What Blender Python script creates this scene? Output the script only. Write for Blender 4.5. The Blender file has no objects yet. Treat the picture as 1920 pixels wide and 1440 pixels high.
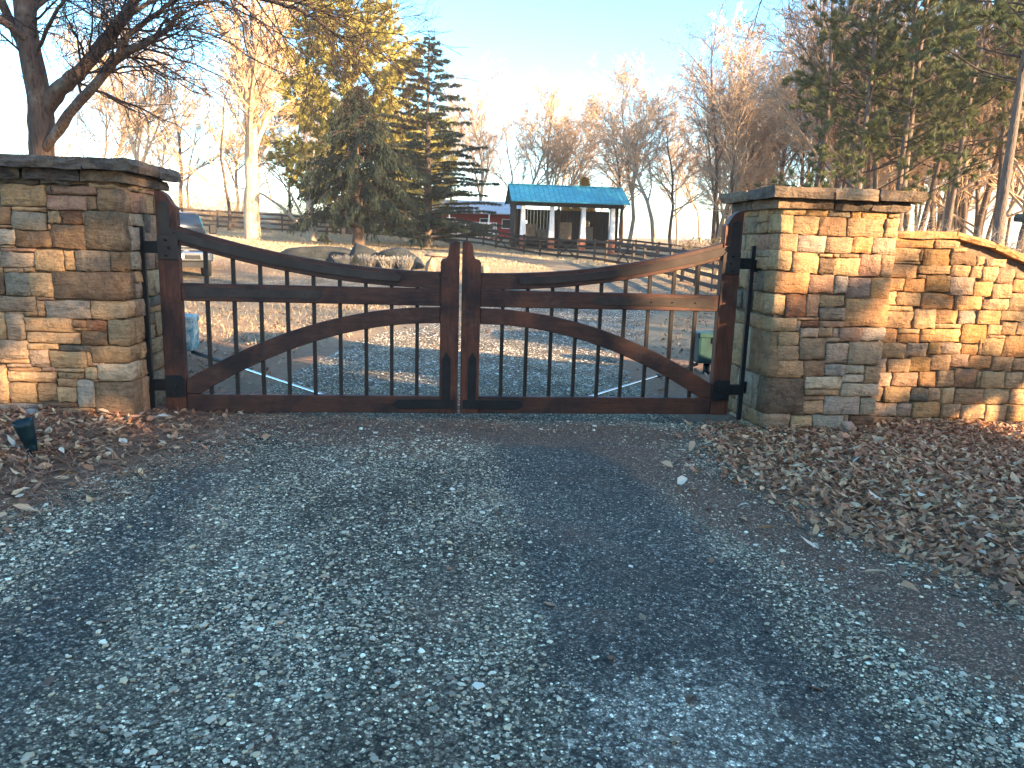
import bpy, bmesh, math, random
import numpy as np
from mathutils import Vector, Matrix, Euler, noise as mnoise

SC = bpy.context.scene
COL = SC.collection
rad = math.radians
PI = math.pi

# ---------------------------------------------------------------- camera
cam = bpy.data.cameras.new('camera')
cam.sensor_fit = 'HORIZONTAL'
cam.sensor_width = 36.0
cam.lens = 36.0 * 1387.0 / 1920.0
cam.clip_start = 0.05
cam.clip_end = 4000
camo = bpy.data.objects.new('camera', cam)
COL.objects.link(camo)
_yaw, _pit, _rol = 0.1120, 0.1869, 0.0300
_fw = Vector((math.sin(_yaw)*math.cos(_pit), math.cos(_yaw)*math.cos(_pit), -math.sin(_pit)))
_rt = Vector((math.cos(_yaw), -math.sin(_yaw), 0))
_up = _rt.cross(_fw)
_r2 = _rt*math.cos(_rol) + _up*math.sin(_rol)
_u2 = _up*math.cos(_rol) - _rt*math.sin(_rol)
_m = Matrix((_r2, _u2, -_fw)).transposed().to_4x4()
_m.translation = Vector((-0.2627, -6.6635, 1.55))
camo.matrix_world = _m
SC.camera = camo

# ---------------------------------------------------------------- sky and sun
SUN_AZ, SUN_EL = 130.0, 15.0
w = bpy.data.worlds.new('World')
SC.world = w
w.use_nodes = True
nt = w.node_tree
sky = nt.nodes.new('ShaderNodeTexSky')
sky.sky_type = 'NISHITA'
sky.sun_disc = False
sky.sun_elevation = rad(SUN_EL)
sky.sun_rotation = rad(SUN_AZ)
sky.air_density = 1.0
sky.dust_density = 1.3
sky.ozone_density = 2.6
hs = nt.nodes.new('ShaderNodeHueSaturation')
hs.inputs['Saturation'].default_value = 1.25
hs.inputs['Hue'].default_value = 0.492
nt.links.new(sky.outputs[0], hs.inputs['Color'])
nt.links.new(hs.outputs[0], nt.nodes['Background'].inputs[0])
nt.nodes['Background'].inputs[1].default_value = 0.108
sd = Vector((math.sin(rad(SUN_AZ))*math.cos(rad(SUN_EL)), math.cos(rad(SUN_AZ))*math.cos(rad(SUN_EL)), math.sin(rad(SUN_EL))))
sl = bpy.data.lights.new('sun', 'SUN')
sl.energy = 3.9
sl.angle = rad(0.55)
sl.color = (1.0, 0.71, 0.40)
so = bpy.data.objects.new('sun', sl)
COL.objects.link(so)
so.rotation_euler = sd.to_track_quat('Z', 'Y').to_euler()
so.location = sd * 60
SC.view_settings.view_transform = 'Standard'
SC.view_settings.look = 'None'
SC.view_settings.gamma = 1.0
SC.view_settings.use_curve_mapping = False
SC.view_settings.exposure = 2.98
SC.cycles.max_bounces = 6
SC.cycles.diffuse_bounces = 3
SC.cycles.use_denoising = True
SC.cycles.caustics_reflective = False
SC.cycles.caustics_refractive = False

# ---------------------------------------------------------------- terrain
def sm(a, b, t):
    t = np.clip((t-a)/(b-a), 0, 1)
    return t*t*(3-2*t)
def h(x, y):
    x = np.asarray(x, float); y = np.asarray(y, float)
    xc = np.clip(x, -25, 25)
    z = -.05 - .02*np.clip(x, -4, 4)*(1-sm(3, 12, y))
    return z + sm(8, 44, y)*(1.09-.041*xc) + .05*np.clip(y-46, 0, 60)
def hz(x, y): return float(h(x, y))
def lump(x, y):          # small unevenness of the soil
    return (.012*np.sin(x*3.1+y*1.7)*np.sin(y*2.3-x*.9) + .008*np.sin(x*7.3-y*3.3)*np.sin(y*6.1+x*2.2))
def ground_z(x, y): return h(x, y) + lump(np.asarray(x, float), np.asarray(y, float))

# ---------------------------------------------------------------- helpers
def link(o, parent=None):
    COL.objects.link(o)
    if parent is not None: o.parent = parent
    return o
def tag(o, label=None, cat=None, group=None, kind=None):
    if label: o['label'] = label
    if cat: o['category'] = cat
    if group: o['group'] = group
    if kind: o['kind'] = kind
    return o
def thing(name, label, cat, loc=(0, 0, 0), rz=0, group=None):
    o = bpy.data.objects.new(name, None)
    o.empty_display_size = .2
    o.location = loc; o.rotation_euler = (0, 0, rz)
    link(o)
    return tag(o, label, cat, group)
def mesh_np(name, V, F, mat=None, smooth=False, col=None, mats=None, midx=None):
    """V (n,3); F list of (m,k) int arrays (tris or quads)"""
    me = bpy.data.meshes.new(name)
    V = np.ascontiguousarray(V, dtype=np.float32)
    Fs = [np.asarray(f, dtype=np.int32) for f in (F if isinstance(F, (list, tuple)) else [F]) if len(f)]
    me.vertices.add(len(V)); me.vertices.foreach_set('co', V.ravel())
    nl = sum(f.size for f in Fs); npoly = sum(len(f) for f in Fs)
    me.loops.add(nl); me.polygons.add(npoly)
    me.loops.foreach_set('vertex_index', np.concatenate([f.ravel() for f in Fs]))
    st, c = [], 0
    for f in Fs:
        k = f.shape[1]
        st.append(c + np.arange(len(f), dtype=np.int32)*k); c += f.size
    me.polygons.foreach_set('loop_start', np.concatenate(st))
    me.polygons.foreach_set('use_smooth', np.full(npoly, bool(smooth)))
    if mats:
        for m in mats: me.materials.append(m)
        me.polygons.foreach_set('material_index', np.asarray(midx, dtype=np.int32))
    elif mat: me.materials.append(mat)
    if col is not None:
        a = me.attributes.new('tint', 'FLOAT_COLOR', 'POINT')
        c4 = np.ones((len(V), 4), dtype=np.float32); c4[:, :3] = col
        a.data.foreach_set('color', c4.ravel())
    me.update(calc_edges=True)
    return me
def obj(name, me, parent=None, loc=None, rot=None):
    o = bpy.data.objects.new(name, me)
    if loc is not None: o.location = loc
    if rot is not None: o.rotation_euler = rot
    return link(o, parent)
def bmobj(name, bm, mat, parent=None, smooth=False, loc=None):
    me = bpy.data.meshes.new(name)
    bm.normal_update(); bm.to_mesh(me); bm.free()
    if smooth: me.polygons.foreach_set('use_smooth', np.ones(len(me.polygons), bool))
    if mat: me.materials.append(mat)
    return obj(name, me, parent, loc)
def box_bm(bm, x0, x1, y0, y1, z0, z1, bev=0.0, seg=1):
    r = bmesh.ops.create_cube(bm, size=1)
    vs = r['verts']
    for v in vs:
        v.co = Vector(((x0+x1)/2 + v.co.x*(x1-x0), (y0+y1)/2 + v.co.y*(y1-y0), (z0+z1)/2 + v.co.z*(z1-z0)))
    if bev:
        es = list({e for v in vs for e in v.link_edges})
        bmesh.ops.bevel(bm, geom=es, offset=bev, segments=seg, affect='EDGES', profile=.6)
    return bm
def box(name, b, mat, parent=None, bev=0.0, loc=None):
    bm = bmesh.new(); box_bm(bm, *b, bev=bev)
    return bmobj(name, bm, mat, parent, loc=loc)
def prism(name, poly, y0, y1, mat, parent=None, bev=0.006):
    """polygon in x,z extruded along y from y0 (front) to y1"""
    bm = bmesh.new()
    f = [bm.verts.new((x, y0, z)) for x, z in poly]
    b = [bm.verts.new((x, y1, z)) for x, z in poly]
    n = len(poly)
    bm.faces.new(f); bm.faces.new(list(reversed(b)))
    for i in range(n):
        j = (i+1) % n
        bm.faces.new((f[j], f[i], b[i], b[j]))
    bmesh.ops.recalc_face_normals(bm, faces=bm.faces[:])
    if bev:
        es = [e for e in bm.edges if abs(e.verts[0].co.y-e.verts[1].co.y) < 1e-6]
        bmesh.ops.bevel(bm, geom=es, offset=bev, segments=1, affect='EDGES')
    bmesh.ops.triangulate(bm, faces=[q for q in bm.faces if len(q.verts) > 4])
    return bmobj(name, bm, mat, parent)
def lathe(name, prof, mat, parent=None, n=16, axis='Z', loc=None, rot=None, smooth=True, cap=True):
    """prof [(r,z)...] revolved about local z"""
    V = []; F = []
    for r, z in prof:
        for k in range(n):
            a = 2*PI*k/n
            V.append((r*math.cos(a), r*math.sin(a), z))
    for i in range(len(prof)-1):
        for k in range(n):
            k2 = (k+1) % n
            F.append((i*n+k, i*n+k2, (i+1)*n+k2, (i+1)*n+k))
    me = bpy.data.meshes.new(name)
    faces = [tuple(f) for f in F]
    if cap: faces += [tuple(range(n-1, -1, -1)), tuple((len(prof)-1)*n+k for k in range(n))]
    me.from_pydata(V, [], faces)
    if smooth: me.polygons.foreach_set('use_smooth', np.array([len(p.vertices) == 4 for p in me.polygons]))
    me.materials.append(mat)
    return obj(name, me, parent, loc, rot)
def tube_np(pts, rads, n):
    """one tapered tube: returns V, quads"""
    P = np.asarray(pts, float); m = len(P)
    T = np.empty_like(P); T[1:-1] = P[2:]-P[:-2]; T[0] = P[1]-P[0]; T[-1] = P[-1]-P[-2]
    T /= np.linalg.norm(T, axis=1)[:, None] + 1e-9
    ref = np.array([0, 0, 1.]) if abs(T[0][2]) < .9 else np.array([1., 0, 0])
    A = np.cross(T, ref); A /= np.linalg.norm(A, axis=1)[:, None] + 1e-9
    B = np.cross(T, A)
    th = np.arange(n)*2*PI/n
    R = np.asarray(rads, float)
    V = P[:, None, :] + R[:, None, None]*(A[:, None, :]*np.cos(th)[None, :, None] + B[:, None, :]*np.sin(th)[None, :, None])
    i = np.arange(m-1)[:, None]*n; k = np.arange(n)[None, :]; k2 = (k+1) % n
    F = np.stack([i+k, i+k2, i+n+k2, i+n+k], -1).reshape(-1, 4)
    return V.reshape(-1, 3), F
class Acc:
    def __init__(s): s.V = []; s.Q = []; s.T = []; s.n = 0; s.C = []
    def tube(s, pts, rads, n):
        V, F = tube_np(pts, rads, n); s.V.append(V); s.Q.append(F+s.n); s.n += len(V)
    def add(s, V, Q=None, T=None, C=None):
        V = np.asarray(V, float).reshape(-1, 3)
        s.V.append(V)
        if Q is not None: s.Q.append(np.asarray(Q)+s.n)
        if T is not None: s.T.append(np.asarray(T)+s.n)
        if C is not None: s.C.append(C)
        s.n += len(V)
    def mesh(s, name, mat, smooth=False):
        F = []
        if s.Q: F.append(np.concatenate(s.Q))
        if s.T: F.append(np.concatenate(s.T))
        return mesh_np(name, np.concatenate(s.V), F, mat, smooth, np.concatenate(s.C) if s.C else None)
def copy_tree(o, parent=None):
    c = o.copy(); COL.objects.link(c); c.parent = parent
    for ch in list(o.children): copy_tree(ch, c)
    return c

# ---------------------------------------------------------------- materials
class G:
    """tiny node-graph helper"""
    def __init__(s, name):
        s.m = bpy.data.materials.new(name); s.m.use_nodes = True
        s.t = s.m.node_tree; s.b = s.t.nodes['Principled BSDF']
        s.b.inputs['Specular IOR Level'].default_value = .3
    def n(s, typ, **kw):
        nd = s.t.nodes.new('ShaderNode'+typ)
        for k, v in kw.items():
            if k in nd.inputs: s.put(nd.inputs[k], v)
            else: setattr(nd, k, v)
        return nd
    def put(s, sock, v):
        if isinstance(v, bpy.types.NodeSocket): s.t.links.new(v, sock)
        else: sock.default_value = v
    def coord(s, kind='Object', scale=(1, 1, 1), rnd=False):
        tc = s.n('TexCoord')
        v = tc.outputs[kind]
        if rnd:
            oi = s.n('ObjectInfo')
            mu = s.n('Math', operation='MULTIPLY'); s.put(mu.inputs[0], oi.outputs['Random']); mu.inputs[1].default_value = 57.3
            ad = s.n('VectorMath', operation='ADD'); s.put(ad.inputs[0], v); s.put(ad.inputs[1], mu.outputs[0]); v = ad.outputs[0]
        mp = s.n('Mapping'); s.put(mp.inputs['Vector'], v); mp.inputs['Scale'].default_value = scale
        return mp.outputs[0]
    def world(s, scale=(1, 1, 1)):
        g = s.n('NewGeometry')
        mp = s.n('Mapping'); s.put(mp.inputs['Vector'], g.outputs['Position']); mp.inputs['Scale'].default_value = scale
        return mp.outputs[0]
    def noise(s, vec, scale, detail=4, rough=.55, dist=0):
        nd = s.n('TexNoise'); s.put(nd.inputs['Vector'], vec)
        nd.inputs['Scale'].default_value = scale; nd.inputs['Detail'].default_value = detail
        nd.inputs['Roughness'].default_value = rough; nd.inputs['Distortion'].default_value = dist
        return nd.outputs['Fac']
    def voro(s, vec, scale, feature='F1', out='Distance', rnd=1.0):
        nd = s.n('TexVoronoi', feature=feature); s.put(nd.inputs['Vector'], vec)
        nd.inputs['Scale'].default_value = scale; nd.inputs['Randomness'].default_value = rnd
        return nd.outputs[out]
    def ramp(s, fac, stops, interp='LINEAR'):
        r = s.n('ValToRGB'); cr = r.color_ramp; cr.interpolation = interp
        while len(cr.elements) < len(stops): cr.elements.new(.5)
        for e, (p, c) in zip(cr.elements, stops):
            e.position = p; e.color = (c, c, c, 1) if isinstance(c, (int, float)) else (*c, 1)
        s.put(r.inputs[0], fac)
        return r.outputs[0]
    def mix(s, fac, a, b, mode='MIX'):
        nd = s.n('Mix', data_type='RGBA', blend_type=mode)
        s.put(nd.inputs[0], fac)
        for i, v in ((6, a), (7, b)):
            if isinstance(v, tuple): v = (*v, 1)
            s.put(nd.inputs[i], v)
        return nd.outputs[2]
    def math(s, op, a, b=0.0, clamp=False):
        nd = s.n('Math', operation=op, use_clamp=clamp); s.put(nd.inputs[0], a); s.put(nd.inputs[1], b)
        return nd.outputs[0]
    def bump(s, height, strength=.5, dist=.01, normal=None):
        b = s.n('Bump'); b.inputs['Strength'].default_value = strength; b.inputs['Distance'].default_value = dist
        s.put(b.inputs['Height'], height)
        if normal is not None: s.put(b.inputs['Normal'], normal)
        s.t.links.new(b.outputs[0], s.b.inputs['Normal'])
        return b.outputs[0]
    def done(s, color=None, rough=None, metal=None):
        if color is not None: s.put(s.b.inputs['Base Color'], (*color, 1) if isinstance(color, tuple) else color)
        if rough is not None: s.put(s.b.inputs['Roughness'], rough)
        if metal is not None: s.b.inputs['Metallic'].default_value = metal
        return s.m
def plain(name, c, rough=.6, metal=0, var=.25, scale=9, bump=.15, bd=.004, stretch=(1, 1, 1), spec=None):
    g = G(name); v = g.coord('Object', stretch, True)
    n = g.noise(v, scale, 5)
    lo = tuple(x*(1-var) for x in c); hi = tuple(min(1, x*(1+var)) for x in c)
    g.bump(g.noise(v, scale*4, 4), bump, bd)
    if spec is not None: g.b.inputs['Specular IOR Level'].default_value = spec
    return g.done(g.ramp(n, [(.3, lo), (.7, hi)]), rough, metal)

def stone_mat():
    g = G('sandstone'); oi = g.n('ObjectInfo')
    v = g.coord('Object', (1, 1, 1), True); vb = g.coord('Object', (2.2, 2.2, 9), True)
    big = g.noise(v, 5.5, 4, .6, .6); fine = g.noise(v, 55, 5, .65); bands = g.noise(vb, 4.0, 4, .6, .5)
    c = g.mix(g.ramp(big, [(.35, .0), (.72, .4)]), oi.outputs['Color'], (.36, .235, .13))
    c = g.mix(g.ramp(g.noise(v, 3.1, 3, .6, 1.2), [(.56, 0.), (.72, .7)]), c, (.09, .072, .062))
    c = g.mix(.55, c, g.ramp(bands, [(.3, .45), (.5, 1.), (.7, 1.0)]), 'MULTIPLY')
    c = g.mix(.5, c, g.ramp(fine, [(.3, .55), (.6, 1.1)]), 'MULTIPLY')
    ht = g.math('ADD', g.math('MULTIPLY', bands, .7), g.math('ADD', g.math('MULTIPLY', fine, .35), g.math('MULTIPLY', big, 1.2)))
    c = g.mix(.7, c, g.ramp(g.noise(v, 16, 6, .7, .4), [(.34, .55), (.5, 1.), (.66, 1.18)]), 'MULTIPLY')
    g.bump(ht, 1.0, .03)
    return g.done(c, .9)
def wood_mat(name, stretch, c0, c1, dark):
    g = G(name); v = g.coord('Object', stretch, True); u = g.coord('Object', (1, 1, 1), True)
    n = g.noise(v, 3.2, 6, .6, .8); st = g.noise(u, 2.3, 4, .65, .7); gr = g.noise(v, 22, 4, .6)
    c = g.ramp(n, [(.3, c0), (.65, c1)])
    c = g.mix(g.ramp(st, [(.47, 0.), (.66, .85)]), c, dark)
    c = g.mix(.35, c, g.ramp(gr, [(.35, .5), (.6, 1.1)]), 'MULTIPLY')
    dust = g.ramp(g.noise(u, 5.5, 6, .75, .5), [(.55, 0.), (.75, .35)])
    c = g.mix(dust, c, (.12, .085, .06))
    g.bump(g.math('ADD', gr, n), .4, .005)
    g.b.inputs['Specular IOR Level'].default_value = .35
    return g.done(c, g.ramp(st, [(.3, .42), (.7, .68)]))
def bark_mat(name, c0, c1, sc=1.0, lichen=None):
    g = G(name); v = g.coord('Object', (1, 1, .22)); u = g.coord('Object')
    vo = g.voro(v, 26*sc, 'F1'); n = g.noise(v, 14*sc, 5, .65, .5)
    c = g.ramp(g.math('ADD', g.math('MULTIPLY', vo, .6), n), [(.35, c0), (.85, c1)])
    if lichen: c = g.mix(g.ramp(g.noise(u, 3.0, 5, .7), [(.52, 0.), (.66, .8)]), c, lichen)
    g.bump(g.math('ADD', vo, n), .9, .02)
    return g.done(c, .92)
def tint_mat(name, rough=.8, trans=0, var=.3, scale=3.0, bump=0):
    g = G(name); a = g.n('Attribute'); a.attribute_name = 'tint'
    g.b.inputs['Specular IOR Level'].default_value = .2
    c = a.outputs['Color']
    if bump:
        v = g.world(); g.bump(g.noise(v, 160, 3), bump, .003)
    m = g.done(c, rough)
    if trans:
        tr = g.n('BsdfTranslucent'); g.put(tr.inputs[0], c)
        mx = g.n('MixShader'); mx.inputs[0].default_value = trans
        g.t.links.new(g.b.outputs[0], mx.inputs[1]); g.t.links.new(tr.outputs[0], mx.inputs[2])
        g.t.links.new(mx.outputs[0], g.t.nodes['Material Output'].inputs[0])
    return m
def soil_mat():
    g = G('soil_and_dry_grass'); w_ = g.world()
    at = g.n('Attribute'); at.attribute_name = 'tint'
    sep = g.n('SeparateColor'); g.put(sep.inputs[0], at.outputs['Color'])
    gravel = sep.outputs[0]; lawn = sep.outputs[1]
    # drive
    patch = g.noise(w_, .9, 5, .6, .6); vp = g.voro(w_, 85, 'F1', 'Color'); vd = g.voro(w_, 85, 'F1')
    fine = g.noise(w_, 260, 3, .7); med = g.noise(w_, 11, 5, .65)
    base = g.ramp(patch, [(.32, (.135, .103, .068)), (.5, (.24, .185, .122)), (.68, (.37, .295, .20))])
    pale = g.ramp(g.noise(w_, 2.1, 6, .72, 1.4), [(.60, 0.), (.70, .55)])
    a2 = g.n('Attribute'); a2.attribute_name = 'wear'
    sp2 = g.n('SeparateColor'); g.put(sp2.inputs[0], a2.outputs['Color'])
    wob = g.math('SUBTRACT', g.noise(w_, 3.2, 5, .7), .5)
    base = g.mix(g.ramp(g.math('ADD', sp2.outputs[2], wob), [(.35, 0.), (.7, .85)]), base, g.ramp(patch, [(.3, (.080, .071, .060)), (.7, (.145, .127, .104))]))
    pl2 = g.ramp(g.math('ADD', sp2.outputs[1], g.math('MULTIPLY', g.math('SUBTRACT', g.noise(w_, 5.2, 6, .72, 1.0), .5), 2.6)), [(.55, 0.), (.68, .8)])
    pl2 = g.math('MULTIPLY', pl2, g.ramp(g.noise(w_, 23, 5, .75), [(.40, .15), (.54, .85)]))
    base = g.mix(g.math('MAXIMUM', pl2, g.math('MULTIPLY', pale, .5)), base, (.54, .45, .34))
    def pebbles(sc):
        cv = g.n('SeparateColor'); g.put(cv.inputs[0], g.voro(w_, sc, 'F1', 'Color'))
        tone = g.ramp(cv.outputs[0], [(.0, .32), (.45, .70), (.75, 1.3), (.92, 2.6), (1., 4.4)])
        return g.mix(1.0, tone, g.ramp(g.voro(w_, sc, 'F1'), [(.15, 1.), (.55, .75), (.8, .3)]), 'MULTIPLY')
    loose = g.math('SUBTRACT', 1.0, g.math('MULTIPLY', sp2.outputs[2], .30))
    base = g.mix(loose, base, pebbles(62), 'MULTIPLY')
    base = g.mix(.75, base, pebbles(135), 'MULTIPLY')
    base = g.mix(.6, base, g.ramp(fine, [(.3, .4), (.7, 1.6)]), 'MULTIPLY')
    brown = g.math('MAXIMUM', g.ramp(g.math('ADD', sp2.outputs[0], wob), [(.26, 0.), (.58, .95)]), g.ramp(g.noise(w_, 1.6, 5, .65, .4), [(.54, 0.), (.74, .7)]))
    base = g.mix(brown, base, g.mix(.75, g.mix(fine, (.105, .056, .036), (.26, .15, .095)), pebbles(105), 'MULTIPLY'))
    # soil under leaves
    soil = g.mix(med, (.11, .058, .034), (.30, .17, .10))
    # dormant lawn
    gr = g.noise(w_, 1.3, 5, .6); gf = g.noise(w_, 75, 4, .7)
    lw = g.ramp(gr, [(.3, (.24, .17, .10)), (.55, (.38, .28, .165)), (.75, (.30, .24, .12))])
    lw = g.mix(.7, lw, g.ramp(gf, [(.3, .5), (.65, 1.25)]), 'MULTIPLY')
    c = g.mix(g.math('ADD', lawn, g.math('MULTIPLY', g.math('SUBTRACT', med, .5), .7), True), soil, lw)
    edge = g.math('ADD', gravel, g.math('MULTIPLY', g.math('SUBTRACT', g.noise(w_, 4.5, 5, .7), .5), 1.1), True)
    edge = g.ramp(edge, [(.4, 0.), (.62, 1.)])
    c = g.mix(edge, c, base)
    ht = g.math('ADD', g.math('MULTIPLY', vd, -.5), g.math('ADD', g.math('MULTIPLY', fine, .5), g.math('MULTIPLY', med, 1.6)))
    g.bump(ht, .9, .012)
    return g.done(c, .92)

M = {}
M['stone'] = stone_mat()
M['mortar'] = plain('dark_joint_mortar', (.14, .10, .07), .95, var=.4, scale=20)
M['wood_h'] = wood_mat('gate_wood_level', (1.2, 10, 10), (.034, .0115, .0065), (.092, .029, .015), (.013, .0065, .006))
M['wood_v'] = wood_mat('gate_wood_upright', (10, 10, 1.2), (.050, .0135, .007), (.13, .036, .017), (.013, .0065, .006))
M['strap'] = plain('bronze_strap', (.044, .031, .026), .48, .35, .3, 7, .1)
M['iron'] = plain('dark_iron', (.016, .015, .016), .45, .3, .3, 8, .1)
M['bar'] = plain('bronze_bar', (.028, .021, .018), .45, .3, .3, 6, .1)
M['rust'] = plain('oxide_red_hinge', (.045, .008, .009), .6, 0, .3, 14)
M['bark'] = bark_mat('grey_brown_bark', (.024, .015, .012), (.095, .06, .045), 1.0, (.15, .13, .105))
M['bark_pale'] = bark_mat('pale_bark', (.20, .15, .105), (.40, .31, .22), .7)
M['bark_pine'] = bark_mat('pine_bark', (.035, .025, .02), (.13, .095, .075), 1.0)
M['twig'] = plain('twig_bark', (.42, .285, .18), .9, 0, .35, 3)
M['twig_dark'] = plain('dark_twig_bark', (.045, .031, .027), .9, 0, .35, 3)
M['twig_mid'] = plain('brown_twig_bark', (.125, .085, .064), .9, 0, .35, 3)
M['leaf'] = tint_mat('fallen_leaf', .75, .15)
M['needle'] = tint_mat('needle', .65, .25)
M['pebble'] = tint_mat('pebble', .9, 0, bump=.3)
M['ground'] = soil_mat()
M['fence'] = plain('weathered_fence_board', (.06, .045, .036), .9, 0, .45, 5, .3, stretch=(2, 2, 6))
M['white'] = plain('white_paint', (.78, .78, .76), .6, 0, .05, 4, .08)
M['roofmetal'] = plain('blue_metal_roof', (.06, .34, .39), .5, .15, .3, 2.6, .05)
M['shedwood'] = plain('dark_stained_board', (.030, .023, .019), .85, 0, .4, 4, .25, stretch=(1, 1, 6))
M['plywood'] = plain('pale_plywood', (.26, .19, .13), .85, 0, .3, 3, .1)
M['brick'] = plain('red_brick_pier', (.23, .085, .055), .9, 0, .35, 12, .4)
# ================================================================ GROUND, DRIVE
DRIVE1 = [(0, -.2), (.15, 2.3), (.9, 5.5), (2.5, 9.8), (5.0, 15), (7.0, 22), (7.4, 29), (5.4, 35), (1.5, 39.5), (-5, 43)]
DRIVE2 = [(4.2, 15), (0, 16.9), (-4, 17.4), (-9, 17.8), (-18, 21)]
def seg_dist(X, Y, L):
    d = np.full(X.shape, 1e9)
    for (ax, ay), (bx, by) in zip(L[:-1], L[1:]):
        dx, dy = bx-ax, by-ay
        t = np.clip(((X-ax)*dx+(Y-ay)*dy)/(dx*dx+dy*dy), 0, 1)
        d = np.minimum(d, np.hypot(X-ax-t*dx, Y-ay-t*dy))
    return d
def drive_signed(X, Y):
    """positive inside the gravel drive, metres from its edge"""
    X = np.asarray(X, float); Y = np.asarray(Y, float)
    le = np.interp(-Y, [0, .9, 1.6, 2.5, 4.5, 7, 9], [-1.75, -1.95, -2.15, -2.65, -4.2, -9, -60])
    re = np.interp(-Y, [0, .9, 1.7, 2.6, 3.65, 5, 7, 9], [2.45, 2.1, 2.0, 2.15, 2.62, 3.6, 9, 60])
    front = np.where(Y < .15, np.minimum(X-le, re-X), -1e9)
    wob = .35*np.sin(X*.9+Y*.55)+.25*np.sin(Y*1.3-X*.4)
    b1 = np.where(Y > -.3, 2.05+.25*wob-np.clip(Y-12, 0, 20)*.01 - seg_dist(X, Y, DRIVE1), -1e9)
    b2 = 1.75+.25*wob - seg_dist(X, Y, DRIVE2)
    return np.maximum(np.maximum(front, b1), b2)
def lawn_mask(X, Y):
    return sm(20, 27, Y - .10*np.abs(X)) * .9 + .55*sm(3, 7, Y)*(1-sm(18, 24, Y))
def axis(parts):
    out = []
    for a, b, s in parts: out += list(np.arange(a, b, s))
    return np.array(out)
xs = np.concatenate([[-900, -500, -260, -140, -90], axis([(-60, -14, 2.0), (-14, -7, .5), (-7, 7, .11), (7, 14, .4), (14, 90, 2.0)]), [90, 140, 260, 500, 900]])
ys = np.concatenate([[-300, -120, -60, -35], axis([(-24, -8, 1.5), (-8, 3, .11), (3, 14, .28), (14, 46, .5), (46, 110, 2.5)]), [110, 160, 240, 400, 700, 1200]])
GX, GY = np.meshgrid(xs, ys)
GZ = h(GX, GY) + lump(GX, GY)*(1-sm(14, 22, GY))
sd_ = drive_signed(GX, GY)
GZ = GZ - .02*sm(0, .5, sd_)*(GY < 14) + .05*sm(0, 1.5, -sd_)*(np.abs(GX) < 6)*(GY < 1)*(GY > -6)
gt = np.stack([np.clip(.5+sd_*1.6, 0, 1), lawn_mask(GX, GY), GX*0], -1).reshape(-1, 3)
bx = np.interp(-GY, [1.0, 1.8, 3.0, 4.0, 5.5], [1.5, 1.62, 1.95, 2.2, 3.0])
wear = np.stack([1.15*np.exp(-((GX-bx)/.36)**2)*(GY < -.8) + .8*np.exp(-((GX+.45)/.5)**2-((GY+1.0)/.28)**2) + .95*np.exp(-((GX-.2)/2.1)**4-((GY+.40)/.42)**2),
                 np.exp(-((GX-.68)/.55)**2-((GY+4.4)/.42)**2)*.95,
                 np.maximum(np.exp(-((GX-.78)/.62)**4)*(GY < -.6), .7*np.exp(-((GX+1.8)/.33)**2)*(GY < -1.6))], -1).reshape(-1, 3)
GV = np.stack([GX, GY, GZ], -1).reshape(-1, 3)
ny, nx = GX.shape
ii = (np.arange(ny-1)[:, None]*nx + np.arange(nx-1)[None, :]).ravel()
quads = np.stack([ii, ii+1, ii+nx+1, ii+nx], -1)
fc = GV[quads].mean(1)
isd = drive_signed(fc[:, 0], fc[:, 1]) > 0
def sub(name, sel):
    q = quads[sel]; u, inv = np.unique(q, return_inverse=True)
    o = obj(name, mesh_np(name, GV[u], inv.reshape(q.shape), M['ground'], True, gt[u]))
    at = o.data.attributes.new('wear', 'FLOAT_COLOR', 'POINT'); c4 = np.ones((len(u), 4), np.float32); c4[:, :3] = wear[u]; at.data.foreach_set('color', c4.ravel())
    return tag(o, kind='structure')
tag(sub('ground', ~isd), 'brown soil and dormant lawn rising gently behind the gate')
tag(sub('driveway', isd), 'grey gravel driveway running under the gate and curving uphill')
def surf(x, y):      # the same surface as the mesh, for things that lie on it
    x = np.asarray(x, float); y = np.asarray(y, float); s = drive_signed(x, y)
    return h(x, y)+lump(x, y)*(1-sm(14, 22, y)) - .02*sm(0, .5, s)*(y < 14) + .05*sm(0, 1.5, -s)*(np.abs(x) < 6)*(y < 1)*(y > -6)

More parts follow.
